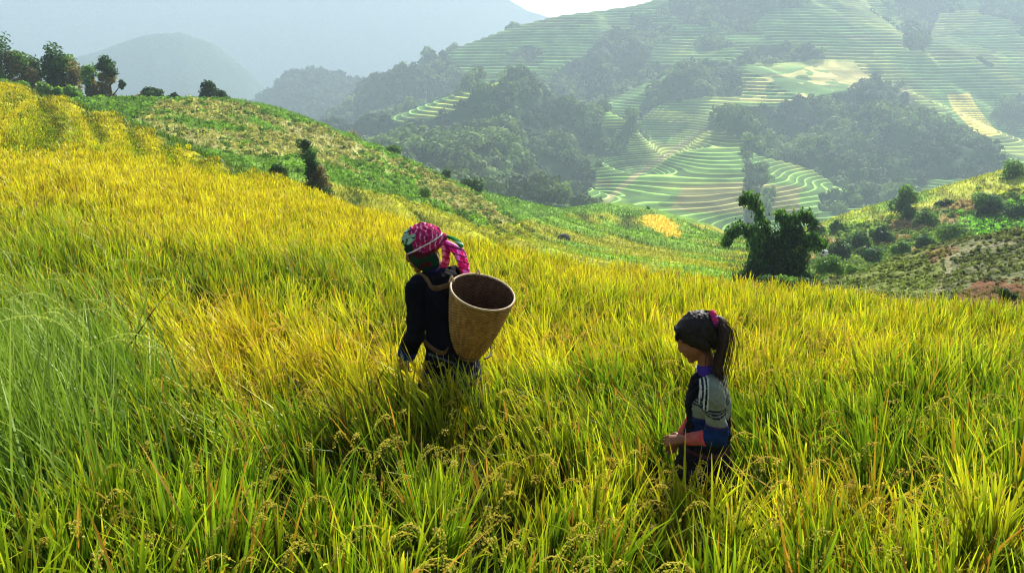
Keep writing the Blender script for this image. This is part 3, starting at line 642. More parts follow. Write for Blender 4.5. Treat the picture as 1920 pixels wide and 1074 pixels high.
def tree(name, label, cat, px, base, depth, top, width, clumps, leafs=2600, leaf_px=4.2, group=None, trunk_w=3.0, trunk=True, bark=srgb(70, 58, 46), seed=0):
    """clumps: list of (dx, dy, rx, ry, colour) in fractions of the crown's box (dx -1..1, dy 0 base .. 1 top)"""
    global rng
    keep = rng; rng = np.random.default_rng(1000 + seed + int(px))
    s = depth / F; B = at(px, base, depth); H = (base - top) * s; Wd = width * s / 2
    e = empty(name, B); tag(e, label, cat, group)
    A = Acc(); T = Acc()
    tot = sum(c[2] * c[3] for c in clumps)
    for dx, dy, rx, ry, cn in clumps:
        n = max(60, int(leafs * 1.9 * c_frac(rx, ry, tot))); cen = np.array([dx * Wd, rng.uniform(-.3, .3) * Wd, dy * H])
        sub = 5
        for _ in range(sub):
            j = rng.normal(size=3) * np.array([rx * Wd, rx * Wd, ry * H]) * .36
            A.add(*leaf_cloud(cen + j, np.array([rx * Wd, rx * Wd, ry * H]) * rng.uniform(.6, .95), n // sub, leaf_px * s, GRN[cn] * rng.uniform(.75, 1.3)))
        if trunk:
            st = np.array([rng.normal(0, .04) * Wd, 0, H * .12]); mid = (st + cen) / 2 + rng.normal(size=3) * .06 * Wd
            T.add(*limb([st, mid, cen], trunk_w * s * .55, trunk_w * s * .2, 6, bark))
    if trunk:
        T.add(*limb([[0, 0, -1.5], [0, 0, 0], [.03 * Wd, 0, H * .35], [0, 0, H * .62]], trunk_w * s, trunk_w * s * .5, 8, bark)); T.build('trunk', M['bark'], e)
    A.build('crown', M['leaf'], e); rng = keep; return e
def c_frac(rx, ry, tot): return rx * ry / tot
g = 'trees along the left ridge'
tree('tree', 'tall broad dark tree cut by the left edge of the picture', 'tree', 8, 172, 105, 76, 84, [(0,.75,.7,.3,'dark'),(.6,.5,.5,.25,'brown'),(-.5,.5,.6,.3,'dark'),(.1,.3,.6,.2,'mid')], group=g)
tree('tree', 'brownish bushy tree just right of the tall one at the left edge', 'tree', 46, 172, 106, 94, 56, [(0,.78,.6,.22,'mid'),(-.3,.55,.6,.25,'brown'),(.45,.4,.5,.25,'brown'),(0,.2,.8,.22,'brown')], group=g)
tree('tree', 'small slim dark tree between the brownish tree and the big round tree', 'tree', 75, 170, 108, 117, 28, [(0,.7,.8,.3,'blue'),(.1,.45,.6,.25,'dark')], 1200, group=g)
tree('tree', 'biggest round dark green tree on the left ridge with browner right side', 'tree', 124, 190, 108, 96, 78, [(-.35,.76,.55,.24,'dark'),(.15,.72,.55,.22,'mid'),(-.5,.52,.45,.22,'dark'),(.55,.56,.45,.24,'brown'),(.5,.3,.45,.24,'brown'),(-.05,.42,.4,.16,'dark')], 3600, group=g, trunk_w=4)
tree('tree', 'thin brown leaved tree right of the biggest ridge tree', 'tree', 177, 192, 108, 122, 38, [(0,.78,.7,.22,'mid'),(-.2,.5,.6,.22,'brown'),(.3,.3,.6,.22,'brown')], 1500, group=g)
tree('tree', 'tree with dark umbrella top over bare open trunk, last of the ridge row', 'tree', 210, 193, 108, 114, 48, [(.05,.84,.75,.16,'dark'),(-.1,.55,.55,.18,'brown'),(-.35,.3,.45,.2,'brown'),(.75,.42,.25,.1,'dark'),(-.1,.12,.6,.12,'brown')], 2200, group=g)
tree('tree', 'low domed tree alone on the grassy skyline', 'tree', 288, 195, 113, 163, 56, [(.15,.65,.55,.35,'dark'),(-.5,.35,.5,.3,'brown'),(.4,.3,.5,.3,'dark')], 1500, group='low trees on the grassy skyline')
tree('bush', 'small dark bush right of the low domed tree', 'bush', 325, 194, 114, 177, 24, [(0,.5,.8,.5,'dark')], 600, group='low trees on the grassy skyline', trunk=False)
tree('tree', 'compact upright dark tree on the skyline right of the domed tree', 'tree', 394, 195, 117, 151, 44, [(0,.72,.6,.28,'dark'),(-.3,.4,.6,.3,'dark'),(.35,.38,.6,.3,'dark'),(0,.15,.8,.2,'dark')], 2000, group='low trees on the grassy skyline')
tree('bush', 'narrow dark bush touching the compact skyline tree', 'bush', 420, 195, 117, 174, 20, [(0,.55,.8,.45,'dark')], 500, group='low trees on the grassy skyline', trunk=False)
tree('vine_covered_tree', 'lone dark vine covered tree standing behind the rice crest', 'tree', 592, 360, 46, 262, 66,
     [(-.42,.88,.34,.12,'dark'),(-.3,.72,.42,.14,'blue'),(-.15,.55,.42,.16,'dark'),(.1,.36,.55,.18,'dark'),(.42,.25,.5,.22,'brown'),(-.15,.16,.6,.18,'dark'),(.35,.12,.6,.14,'brown'),(-.1,.03,.8,.1,'dark'),(.4,.02,.6,.1,'dark')], 5200, 4.0, trunk_w=5)
tree('bush', 'dark round bush left of the vine covered tree', 'bush', 524, 336, 52, 310, 42, [(-.2,.5,.6,.45,'dark'),(.4,.4,.5,.4,'mid')], 1100, trunk=False, group='bushes on the green hillside')
tree('bush', 'wide dark bush on the hillside edge against the shaded valley', 'bush', 885, 366, 134, 334, 50, [(-.3,.55,.6,.4,'dark'),(.4,.5,.6,.45,'blue')], 1300, trunk=False, group='bushes on the green hillside')
tree('bush', 'little dark bush on the hillside edge above the wide one', 'bush', 836, 340, 132, 316, 24, [(0,.5,.8,.5,'dark')], 600, trunk=False, group='bushes on the green hillside')
tree('bush', 'small bush on the hillside crest above the tan scrub', 'bush', 668, 276, 131, 250, 30, [(0,.5,.8,.5,'brown')], 600, trunk=False, group='bushes on the green hillside')
tree('bush', 'flat green bush on the crest left of the little dark bush', 'bush', 738, 292, 131, 272, 34, [(0,.5,.8,.5,'mid')], 600, trunk=False, group='bushes on the green hillside')
tree('bush', 'pale blue green bush low in the tan scrub', 'bush', 800, 372, 80, 352, 30, [(0,.5,.8,.5,'light')], 600, trunk=False, group='bushes on the green hillside')
tree('leafy_plant', 'bright green broad leafed plant under the left side of the biggest ridge tree', 'plant', 98, 188, 100, 156, 44, [(-.3,.5,.6,.45,'light'),(.4,.4,.5,.4,'light')], 700, 8, trunk=False, group='bright plants under the ridge trees')
tree('leafy_plant', 'bright green leafy plant right under the biggest ridge tree trunk', 'plant', 140, 192, 100, 166, 36, [(0,.5,.8,.45,'light')], 500, 8, trunk=False, group='bright plants under the ridge trees')
tree('leafy_plant', 'pale green leafy thicket at the left edge below the tall tree', 'plant', 20, 174, 96, 146, 70, [(-.5,.5,.5,.4,'light'),(.3,.5,.6,.4,'mid')], 900, 6, trunk=False, group='bright plants under the ridge trees')
# right bank
g = 'trees on the right bank'
tree('tree', 'upright leafy tree on the sunlit yellow slope of the right bank', 'tree', 1692, 448, 132, 350, 56, [(0,.84,.75,.16,'mid'),(-.1,.62,.6,.2,'blue'),(.1,.4,.55,.2,'mid'),(-.2,.2,.6,.2,'dark')], 2600, group=g)
tree('tree', 'tall green tree at the right edge on top of the bank', 'tree', 1896, 372, 140, 300, 62, [(0,.8,.6,.2,'mid'),(.4,.55,.6,.25,'light'),(-.4,.45,.5,.25,'mid'),(.2,.2,.7,.2,'dark')], 2400, group=g)
tree('tree', 'spreading tree under the tall one near the right edge', 'tree', 1850, 420, 125, 352, 70, [(-.3,.7,.6,.25,'mid'),(.4,.6,.6,.25,'blue'),(0,.3,.7,.25,'dark')], 2200, group=g)
rb = [(1786,462,104,412,74,'mid','shaggy pale green bush at the foot of the right bank'),(1610,470,112,436,46,'blue','dark bush right of the bamboo on the bank'),(1572,492,100,452,52,'dark','broad dark bush between bamboo and brown plot'),
      (1650,455,118,425,42,'dark','dark bush left of the upright tree'),(1735,430,125,392,46,'mid','green bush right of the upright tree'),(1770,400,135,372,40,'dark','dark bush below the bank skyline'),
      (1632,492,92,462,44,'blue','low bluish bush above the brown plot'),(1690,480,98,452,40,'mid','low green bush above the brown plot edge'),(1555,525,62,478,60,'mid','leafy bush beside the foot of the bamboo'),
      (1605,530,56,500,50,'light','pale green bush on the left rim of the plot'),(1820,390,138,362,36,'dark','dark bush left of the spreading tree'),(1530,440,135,415,30,'brown','brown bush behind the bamboo top'),
      (1735,465,100,440,36,'blue','bluish bush at the top of the brown plot'),(1570,440,135,418,26,'mid','tiny green bush on the yellow slope'),(1905,420,120,385,50,'dark','dark bush at the right edge under the tall tree')]
for px, ba, d, tp, w, cn, lb in rb:
    o2 = {'mid': 'light', 'dark': 'blue', 'blue': 'mid', 'light': 'mid', 'brown': 'mid'}[cn]
    tree('bush', lb, 'bush', px, ba, d, tp, w, [(-.35,.5,.6,.42,cn),(.4,.42,.6,.4,o2),(0,.68,.5,.32,cn)], 1300, group='bushes on the right bank', trunk=False)
tree('bush', 'dark little shrub at the right rim of the rice field', 'bush', 1882, 566, 20, 543, 30, [(0,.5,.8,.5,'dark')], 700, trunk=False)
tree('bush', 'low green shrub in a line below the brown plot', 'bush', 1480, 540, 30, 518, 110, [(-.6,.5,.4,.4,'dark'),(0,.5,.4,.4,'mid'),(.6,.45,.4,.4,'dark')], 1500, trunk=False)

# bamboo: a dark thicket with plumes that arch over
def bamboo():
    global rng
    keep = rng; rng = np.random.default_rng(77)
    D = 40.0; s = D / F; B = at(1445, 528, D); e = empty('bamboo_clump', B)
    tag(e, 'dark bamboo clump with three drooping plumes beyond the rice field', 'bamboo')
    P = lambda x, y, k=0: np.array([(x - 1445) * s, k, (528 - y) * s])
    plumes = [([P(1440,520), P(1432,440), P(1412,390), P(1396,372), P(1384,378)], 16), ([P(1430,520), P(1405,450), P(1380,425), P(1362,430), P(1352,455)], 14),
              ([P(1455,520), P(1465,440), P(1482,408), P(1505,405), P(1522,425)], 15), ([P(1420,520), P(1415,470), P(1408,440), P(1400,428)], 20), ([P(1470,520), P(1478,460), P(1470,420), P(1456,405)], 22),
              ([P(1480,520), P(1500,470), P(1520,450), P(1535,460)], 18)]
    A = Acc()
    for k, (pts, w) in enumerate(plumes):
        T = Acc(); off = rng.uniform(-.6, .6)
        pts = [p + np.array([0, off * (i / 4), 0]) for i, p in enumerate(pts)]
        T.add(*limb(pts, 2.0 * s, .5 * s, 6, srgb(70, 82, 44))); T.build('stem', M['bark'], e)
        pp = np.array(pts); tt = np.linspace(0, len(pp) - 1, 26)
        for t in tt[4:]:
            i = min(int(t), len(pp) - 2); c = pp[i] * (1 - t + i) + pp[i + 1] * (t - i)
            q_ = .55 + .75 * math.sin(math.pi * min(1, (t + .4) / len(pp))); A.add(*leaf_cloud(c + rng.normal(size=3) * w * s * .18, np.array([w * s, w * s, w * s * .8]) * q_ * .55, 60, 7.5 * s, srgb(72, 112, 58) * rng.uniform(.6, 1.6), shell=.2, droop=.5))  # plume leaves coloured lighter than the body to paint in a backlit rim
            A.add(*leaf_cloud(c, np.array([w * s, w * s, w * s * 1.1]) * q_ * .95, 16, 7.5 * s, srgb(84, 120, 62) * rng.uniform(.6, 1.3), shell=.3, droop=.55))
    for (x, y, rx, ry) in [(1432,490,34,32),(1462,480,34,40),(1415,505,22,22),(1490,500,22,26),(1450,455,26,26),(1478,440,22,20),(1440,515,48,16),(1500,520,36,12),(1395,520,22,10)]:
        A.add(*leaf_cloud(P(x, y), np.array([rx, rx * .8, ry]) * s * 1.2, 260, 7.5 * s, srgb(52, 84, 50), shell=.6, droop=.5)); A.add(*leaf_cloud(P(x, y), np.array([rx, rx * .8, ry]) * s, 700, 6.5 * s, srgb(58, 92, 54) * rng.uniform(.8, 1.1), shell=.3, droop=.3))
    A.build('foliage', M['leaf'], e); rng = keep
bamboo()

# small boulder shapes: one on the terraces, one for an unclear object
def boulder(label, px, py, d, w, h, c0, c1, seed):
    s = d / F; n, mm = 24, 14; u = np.linspace(0, 2 * np.pi, n + 1); v = np.linspace(0, np.pi, mm)
    U, Vv = np.meshgrid(u, v); U[:, -1] = 0; r = 1 + .35 * (fbm(np.cos(U) * 1.5 + 3 * seed + np.sin(Vv), np.sin(U) * 1.5 + Vv, seed, 3) - .5) * 2 * np.sin(Vv)
    V = np.stack([r * np.cos(U) * np.sin(Vv) * w * s / 2, r * np.sin(U) * np.sin(Vv) * w * s / 2, r * np.cos(Vv) * h * s * .6 + h * s * .25], -1).reshape(-1, 3)
    k = (fbm(V[:, 0] * 2 / (w * s) * 2, V[:, 2] * 4 / (w * s), seed + 3, 2) > .52)[:, None]
    o = mesh('boulder', V, grid_faces(mm, n + 1), M['rock'], np.where(k, c0, c1), smooth=False); o.location = tuple(at(px, py, d)); tag(o, label, 'boulder')
boulder('dark grey boulder on the green terraces above the basket', 1056, 452, 100, 26, 16, srgb(90, 84, 80), srgb(60, 60, 58), 3)
boulder('small pale and dark object of unclear kind, shaped as a boulder, among bushes right of the bamboo', 1545, 480, 80, 16, 14, srgb(200, 200, 205), srgb(60, 55, 65), 5)  # stand-in for an unclear pale object, given a boulder's shape

# scrub over the hillside, one cloud of leaf tufts
A = Acc()
idx = np.where((HPX > -60) & (HPX < 2000) & (HPY > 150) & (np.hypot(HV[:, 0], HV[:, 1]) > 44) & (np.hypot(HV[:, 0], HV[:, 1]) < 240))[0]
areaw = HV[idx, 0] ** 2 + HV[idx, 1] ** 2
px, py = HPX[idx], HPY[idx]
nn = fbm(HV[idx, 0] * .1, HV[idx, 1] * .1, 131, 3)
inscr = inpoly(px, py, [(0,150),(300,188),(430,188),(560,222),(650,258),(800,315),(900,366),(1000,430),(1010,450),(940,450),(850,400),(750,380),(650,345),(560,330),(450,330),(250,230),(0,230)])
rgt = inpoly(px, py, [(1490,445),(1640,412),(1800,380),(2000,330),(2000,600),(1400,600)])
wgt = areaw * np.where(inscr, .55 + (nn > .45) * .7, np.where(rgt, (nn > .42) * 1.0 + .1, .006))
pick = rng.choice(idx, 8500, p=wgt / wgt.sum())
for i in pick:
    d = math.hypot(HV[i, 0], HV[i, 1]); r = rng.uniform(.18, .6) * (.6 + d / 220); base = HC[i] * rng.uniform(.8, 1.6)
    if rng.uniform() < .3: base = srgb(86, 124, 52) * rng.uniform(.6, 1.2)
    A.add(*leaf_cloud(HV[i] + [0, 0, r * .35], np.array([r, r, r * .75]), 26, .0032 * d, base, shell=.4))
idx = np.where((DPX < 2000) & (np.hypot(DV[:, 0], DV[:, 1]) < 68) & (DPY < 600))[0]; wgt = DV[idx, 0] ** 2 + DV[idx, 1] ** 2; clr = fbm(DV[idx, 0] * .35, DV[idx, 1] * .35, 137, 3); wgt = wgt * (.15 + (clr > .5))
for i in rng.choice(idx, 3600, p=wgt / wgt.sum()):
    d = math.hypot(DV[i, 0], DV[i, 1]); r = rng.uniform(.08, .22)
    A.add(*leaf_cloud(DV[i] + [0, 0, r * .3], np.array([r, r, r * .7]), 14, .0036 * d, (DC[i] * .6 + .4 * srgb(104, 118, 74)) * rng.uniform(.5, 1.5), shell=.5))
o = A.build('hillside_scrub', M['scrub']); tag(o, kind='stuff')

# the woods on the mountain
A = Acc()
ok = np.where(MF & (MPX > -80) & (MPX < 2000) & (MPY < 480) & (MPY > -60))[0]
wgt = (MV[ok, 0] ** 2 + MV[ok, 1] ** 2); pick = rng.choice(ok, 11000, p=wgt / wgt.sum(), replace=False)
dsp = MV[pick]; big = sstep(.35, .7, fbm(dsp[:, 0] * .03, dsp[:, 1] * .03, 141, 3))
NT = 54
def forest(P, R, col):
    n = len(P); d = rng.normal(size=(n * NT, 3)); d[:, 2] = np.abs(d[:, 2]) * .9 - .25; d /= np.linalg.norm(d, axis=1)[:, None]
    Rr = np.repeat(R, NT)[:, None]; c = np.repeat(P, NT, 0) + d * Rr * rng.uniform(.75, 1.1, (n * NT, 1)) * np.array([1, 1, 1.15])
    nn = d + rng.normal(size=d.shape) * .35; nn /= np.linalg.norm(nn, axis=1)[:, None]
    u = np.cross(nn, rng.normal(size=d.shape)); u /= np.linalg.norm(u, axis=1)[:, None]; v = np.cross(nn, u); s = Rr * .42
    V = np.stack([c - u * s, c + v * s, c + u * s], 1).reshape(-1, 3)
    return V, np.arange(3 * n * NT).reshape(-1, 3), np.repeat(np.repeat(col, NT, 0) * rng.uniform(.7, 1.3, (n * NT, 1)), 3, 0)
R_ = rng.uniform(2.2, 4.8, len(pick)) * (.8 + .5 * big); colr = (srgb(44, 64, 34) * (1 - big[:, None]) + srgb(104, 126, 66) * big[:, None]) * rng.uniform(.5, 1.6, (len(pick), 1))  # sunlit and shaded greens painted into the crowns, mixed by noise patches
A.add(*forest(dsp + np.array([0, 0, 1.5]), R_, colr))
idx = np.where(np.hypot(FHV[:, 0], FHV[:, 1]) < 1420)[0]; pick = rng.choice(idx, 2600, replace=False)
A.add(*forest(FHV[pick], rng.uniform(4, 9, len(pick)), srgb(50, 70, 38) * rng.uniform(.6, 1.3, (len(pick), 1))))
o = A.build('forest', M['far_leaf']); tag(o, kind='stuff')
# ================================================================== PEOPLE
def smooth_path(pts, rad, n):
    pts = np.array(pts, float); rad = np.array([(r, r) if np.isscalar(r) else r for r in rad], float)
    if len(pts) < 3:
        t = np.linspace(0, 1, n)[:, None]; return pts[0] * (1 - t) + pts[-1] * t, rad[0] * (1 - t) + rad[-1] * t
    P = np.vstack([2 * pts[0] - pts[1], pts, 2 * pts[-1] - pts[-2]]); m = len(pts) - 1; out = []; ro = []
    for q in np.linspace(0, m, n):
        i = min(int(q), m - 1); t = q - i; a, b, c, d = P[i], P[i + 1], P[i + 2], P[i + 3]
        out.append(.5 * (2 * b + (c - a) * t + (2 * a - 5 * b + 4 * c - d) * t * t + (3 * b - a - 3 * c + d) * t ** 3))
        tt = t * t * (3 - 2 * t); ro.append(rad[i] * (1 - tt) + rad[i + 1] * tt)
    return np.array(out), np.array(ro)
class Blob:
    """overlapping closed forms that become one continuous skin"""
    def __init__(s): s.V = []; s.F = []; s.n = 0
    def ring(s, C, R, ns=20, side=(1, 0, 0), open_=False):
        n = len(C); V = []
        for k in range(n):
            d = C[min(k + 1, n - 1)] - C[max(k - 1, 0)]; d = d / (np.linalg.norm(d) + 1e-9)
            a = np.array(side, float); a = a - d * (a @ d)
            if np.linalg.norm(a) < 1e-3: a = np.array([0, 1., 0]) - d * d[1]
            a /= np.linalg.norm(a); b = np.cross(d, a); t = np.linspace(0, 2 * np.pi, ns, endpoint=False)
            V.append(C[k] + R[k, 0] * np.cos(t)[:, None] * a + R[k, 1] * np.sin(t)[:, None] * b)
        d0 = C[0] - C[1]; d0 /= np.linalg.norm(d0) + 1e-9; d1 = C[-1] - C[-2]; d1 /= np.linalg.norm(d1) + 1e-9
        V = np.concatenate(V + [(C[0] + d0 * R[0].min() * .5)[None], (C[-1] + d1 * R[-1].min() * .5)[None]])
        F = []
        for k in range(n - 1):
            for j in range(ns): F.append((k * ns + j, k * ns + (j + 1) % ns, (k + 1) * ns + (j + 1) % ns, (k + 1) * ns + j))
        F = [tuple(f) for f in F]
        for j in range(ns): F.append((n * ns, (j + 1) % ns, j)); F.append((n * ns + 1, (n - 1) * ns + j, (n - 1) * ns + (j + 1) % ns))
        s.V.append(V); s.F += [tuple(i + s.n for i in f) for f in F]; s.n += len(V); return s
    def tube(s, pts, rad, n=None, ns=18, side=(1, 0, 0)):
        n = n or max(6, 5 * len(pts)); C, R = smooth_path(pts, rad, n); return s.ring(C, R, ns, side)
    def ball(s, c, r, axis=(0, 0, 1), side=(1, 0, 0)):
        r = np.array(r, float) * np.ones(3); ax = np.array(axis, float); ax /= np.linalg.norm(ax)
        t = np.linspace(-.97, .97, 14); C = np.array(c, float) + ax * (t * r[2])[:, None]; k = np.sqrt(1 - t * t)
        return s.ring(C, np.stack([k * r[0], k * r[1]], 1), 20, side)
    def build(s, name, mat, colfn, voxel, parent, smooth_it=3, wr=0.0, ws=14.0, seed=0):
        me = bpy.data.meshes.new(name); me.from_pydata(np.concatenate(s.V).tolist(), [], s.F); me.update()
        o = bpy.data.objects.new(name, me); scene.collection.objects.link(o)
        m = o.modifiers.new('r', 'REMESH'); m.mode = 'VOXEL'; m.voxel_size = voxel; m.use_smooth_shade = True
        if smooth_it:
            k = o.modifiers.new('s', 'SMOOTH'); k.factor = .5; k.iterations = smooth_it
        bpy.context.view_layer.update(); dg = bpy.context.evaluated_depsgraph_get(); ev = o.evaluated_get(dg)
        nm = bpy.data.meshes.new_from_object(ev); o.modifiers.clear(); o.data = nm; bpy.data.meshes.remove(me); nm.name = name
        n = len(nm.vertices); co = np.empty(n * 3, np.float32); nm.vertices.foreach_get('co', co); co = co.reshape(-1, 3).astype(float)
        if wr:
            no = np.empty(n * 3, np.float32); nm.vertices.foreach_get('normal', no); no = no.reshape(-1, 3)
            f = fbm(co[:, 0] * ws + co[:, 2] * ws * .7 + 30, co[:, 1] * ws - co[:, 2] * ws * .8 + 30, seed, 4); f = np.abs(f - .5) * 2
            co = co + no * ((f - .25) * wr)[:, None]; nm.vertices.foreach_set('co', co.astype(np.float32).ravel())
        nm.polygons.foreach_set('use_smooth', np.ones(len(nm.polygons), bool))
        c = np.ones((n, 4), np.float32); c[:, :3] = np.clip(colfn(co), 0, 1)
        a = nm.attributes.new('Col', 'FLOAT_COLOR', 'POINT'); a.data.foreach_set('color', c.ravel())
        nm.materials.clear(); nm.materials.append(mat); nm.update(); o.parent = parent; o.name = name; return o
def const(c):
    return lambda co: np.ones((len(co), 1)) * np.asarray(c)
V3 = lambda *a: np.array(a, float)
def hand(B, wrist, d, palm_n, scale=1.0, curl=.5, thumb=1):
    """palm and five separate fingers; d direction of the fingers, palm_n palm normal"""
    d = np.array(d, float); d /= np.linalg.norm(d); n = np.array(palm_n, float); n -= d * (n @ d); n /= np.linalg.norm(n); sd = np.cross(d, n) * thumb
    w = np.array(wrist, float); s = scale
    B.tube([w - d * .02 * s, w + d * .03 * s, w + d * .082 * s], [(.026 * s, .020 * s), (.036 * s, .017 * s), (.038 * s, .013 * s)], 8, 12, side=sd)
    for k, (o, L) in enumerate([(.029, .066), (.0095, .075), (-.010, .070), (-.028, .054)]):
        p0 = w + d * .074 * s + sd * o * s; c = curl * (1 + .12 * k); p = [p0]; a = .15
        for seg in (.45, .32, .26):
            a += c * .75; p.append(p[-1] + (d * math.cos(a) + n * math.sin(a)) * L * seg * s + sd * o * .12 * s)
        B.tube(p, [.0088 * s, .0085 * s, .0078 * s, .0062 * s], 10, 8, side=sd)
    p0 = w + d * .022 * s + sd * .026 * s
    B.tube([p0, p0 + (sd * .75 + d * .6 + n * .25) * .032 * s, p0 + (sd * .75 + d * 1.45 + n * .8) * .034 * s, p0 + (sd * .6 + d * 2.1 + n * 1.3) * .034 * s], [.0125 * s, .011 * s, .0095 * s, .007 * s], 10, 8, side=n)
def head(B, c, fwd, s=1.0, down=.25):
    """cranium, jaw, brow, nose, lips, ears; c centre, fwd horizontal facing"""
    f = np.array([fwd[0], fwd[1], 0.]); f /= np.linalg.norm(f); f = f * math.cos(down) + V3(0, 0, -math.sin(down)); r = V3(f[1], -f[0], 0); r /= np.linalg.norm(r); u = np.cross(r, f); c = np.array(c, float)
    L = lambda x, y, z: c + (r * x + f * y + u * z) * s
    B.ball(L(0, -.012, .03), (.073 * s, .090 * s, .082 * s), axis=u, side=r)
    B.tube([L(0, .02, .02), L(0, .035, -.045), L(0, .045, -.092)], [(.066 * s, .07 * s), (.056 * s, .055 * s), (.028 * s, .026 * s)], 12, 18, side=r)
    B.tube([L(-.045, .060, .030), L(0, .080, .034), L(.045, .060, .030)], [.015 * s, .016 * s, .015 * s], 9, 8, side=u)
    B.tube([L(0, .080, .022), L(0, .090, -.006), L(0, .098, -.024)], [.008 * s, .010 * s, .012 * s], 8, 8, side=r); B.ball(L(.012, .094, -.027), .009 * s); B.ball(L(-.012, .094, -.027), .009 * s)
    for x in (-.036, .036): B.ball(L(x, .060, -.018), .023 * s)
    B.tube([L(-.024, .076, -.052), L(0, .088, -.050), L(.024, .076, -.052)], [.006 * s, .009 * s, .006 * s], 8, 8, side=u)
    B.tube([L(-.020, .074, -.063), L(0, .085, -.063), L(.020, .074, -.063)], [.007 * s, .0095 * s, .007 * s], 8, 8, side=u)
    B.ball(L(0, .070, -.090), .019 * s)
    for x in (-.074, .074): B.ball(L(x, -.004, -.005), (.010 * s, .018 * s, .029 * s), axis=u, side=r)
    return L
def eye_set(L, s, parent):
    for x in (-.031, .031):
        B = Blob(); B.ball(L(x, .068, .006), .0115 * s)
        cc = L(x, .0835, .004)
        B.build('eye', M['skin'], lambda co, cc=cc: np.where((np.linalg.norm(co - cc, axis=1) < .0075 * s)[:, None], V3(.01, .008, .006), V3(.22, .2, .19)), .003 * s, parent, 1)

SKIN = srgb(132, 82, 56)
# ------------------------------------------------------------------ the woman with the basket
HW = at(806, 462, 4.65); TH = math.radians(43); fw = V3(-math.sin(TH), math.cos(TH), 0)
feet = HW - fw * .19; feet[2] = HW[2] - 1.37
wom = empty('person', feet, TH)
tag(wom, 'woman in black jacket and pink plaid headscarf walking left with a basket on her back', 'person')
# local frame: +Y forward, +X her right, Z up; she turns her head to her left (-X)
B = Blob()
Lh0 = head(B, (-.03, .215, 1.355), (-.80, .60), 1.17, .36)
def Lh(x, y, z): return Lh0(x, y, z)
B.tube([(0, .12, 1.19), (0, .155, 1.26), (-.01, .185, 1.33)], [.055, .05, .048], 8)
B.tube([(0, -.01, .76), (0, .02, .9), (0, .07, 1.05), (0, .11, 1.18)], [(.14, .10), (.12, .09), (.14, .095), (.13, .075)], 16, 20)
LS, LE, LW = V3(-.165, .12, 1.155), V3(-.225, .045, .925), V3(-.225, .16, .735)
RS, RE, RW = V3(.165, .12, 1.155), V3(.22, .08, .93), V3(.17, .24, .80)
for S_, E__, W_ in ((LS, LE, LW), (RS, RE, RW)): B.tube([S_ * .8 + V3(0, .015, .23), S_, (S_ + E__) / 2, E__, (E__ + W_) / 2, W_], [.05, .046, .040, .034, .030, .023], 24)
hand(B, LW + V3(0, .01, -.02), (-.02, .22, -1), (.8, .3, 0), .92, .45, -1)
hand(B, RW + V3(0, .015, -.01), (-.1, .6, -.7), (-.8, .2, 0), .92, .5, 1)
for x, fy in ((-.085, .17), (.085, -.12)):
    B.tube([(x, 0, .76), (x, fy * .55 + .05, .45), (x, fy, .08)], [.085, .058, .036], 18); B.tube([(x, fy - .05, .03), (x, fy + .05, .03), (x, fy + .15, .02)], [.035, .036, .024], 10)
B.build('body', M['skin'], lambda co: SKIN * (.85 + .3 * fbm(co[:, 0] * 20 + 5, co[:, 2] * 20, 3)[:, None]), .0045, wom, 2)
eye_set(Lh, 1.0, wom)
# jacket
B = Blob()
B.tube([(0, -.005, .64), (0, .0, .80), (0, .03, .92), (0, .07, 1.06), (0, .11, 1.165), (0, .135, 1.22)], [(.185, .14), (.175, .135), (.155, .125), (.165, .125), (.150, .10), (.078, .07)], 30, 28)
for S_, E__, W_ in ((LS, LE, LW), (RS, RE, RW)): B.tube([S_ * V3(.45, 1, 1) + V3(0, 0, .02), S_, (S_ + E__) / 2, E__, (E__ + W_) / 2, W_ + V3(0, 0, .02)], [.07, .066, .060, .056, .056, .052], 26)
BLK = srgb(15, 15, 18)
def jcol(co):
    c = np.ones((len(co), 1)) * BLK; c = np.where((fbm(co[:, 0] * 9 + 9, co[:, 2] * 9, 5) > .6)[:, None], srgb(22, 18, 28), c)
    a = np.abs((co[:, 2] - .735) + .55 * (co[:, 0] + .1)) < .006
    return np.where((a & (co[:, 1] < 0) & (co[:, 2] > .72) & (co[:, 2] < .86))[:, None], srgb(90, 90, 100), c)
B.build('jacket', M['cloth'], jcol, .008, wom, 3, .022, 9, 3)
for S_, E__, W_ in ((LS, LE, LW), (RS, RE, RW)):
    d = (W_ - E__); d /= np.linalg.norm(d); B = Blob(); B.tube([W_ - d * .06, W_ + d * .0], [.058, .057], 8); B.build('cuff', M['cloth'], lambda co: np.ones((len(co), 1)) * srgb(34, 52, 110), .006, wom, 2)
B = Blob(); B.tube([(0, .12, 1.195), (0, .14, 1.22), (0, .155, 1.245)], [(.085, .075), (.07, .062), (.06, .055)], 8, 24); B.build('collar', M['cloth'], const(srgb(30, 26, 50)), .006, wom, 2)
# skirt with a patterned band
B = Blob(); B.tube([(0, -.01, .72), (0, -.01, .58), (0, 0, .36)], [(.172, .135), (.19, .155), (.215, .185)], 14, 28)
def skc(co):
    c = np.ones((len(co), 1)) * srgb(34, 34, 44); z = co[:, 2]; ang = np.arctan2(co[:, 0], co[:, 1])
    zig = np.abs((z - .615) - .008 * np.abs(((ang * 9) % 2) - 1) * 2) < .005
    c = np.where(zig[:, None], srgb(92, 92, 104), c)
    dm = (np.abs(((ang * 6) % 1) - .5) + np.abs(z - .56) * 9 < .22); return np.where(dm[:, None], srgb(130, 30, 62), c)
B.build('skirt', M['cloth'], skc, .006, wom, 2, .025, 12, 9)
for x, fy in ((-.085, .17), (.085, -.12)):
    B = Blob(); B.tube([(x, 0, .62), (x, fy * .5 + .05, .46), (x, fy * .9, .2)], [.095, .078, .062], 14); B.build('legging', M['cloth'], const(srgb(36, 28, 48)), .008, wom, 2, .01)
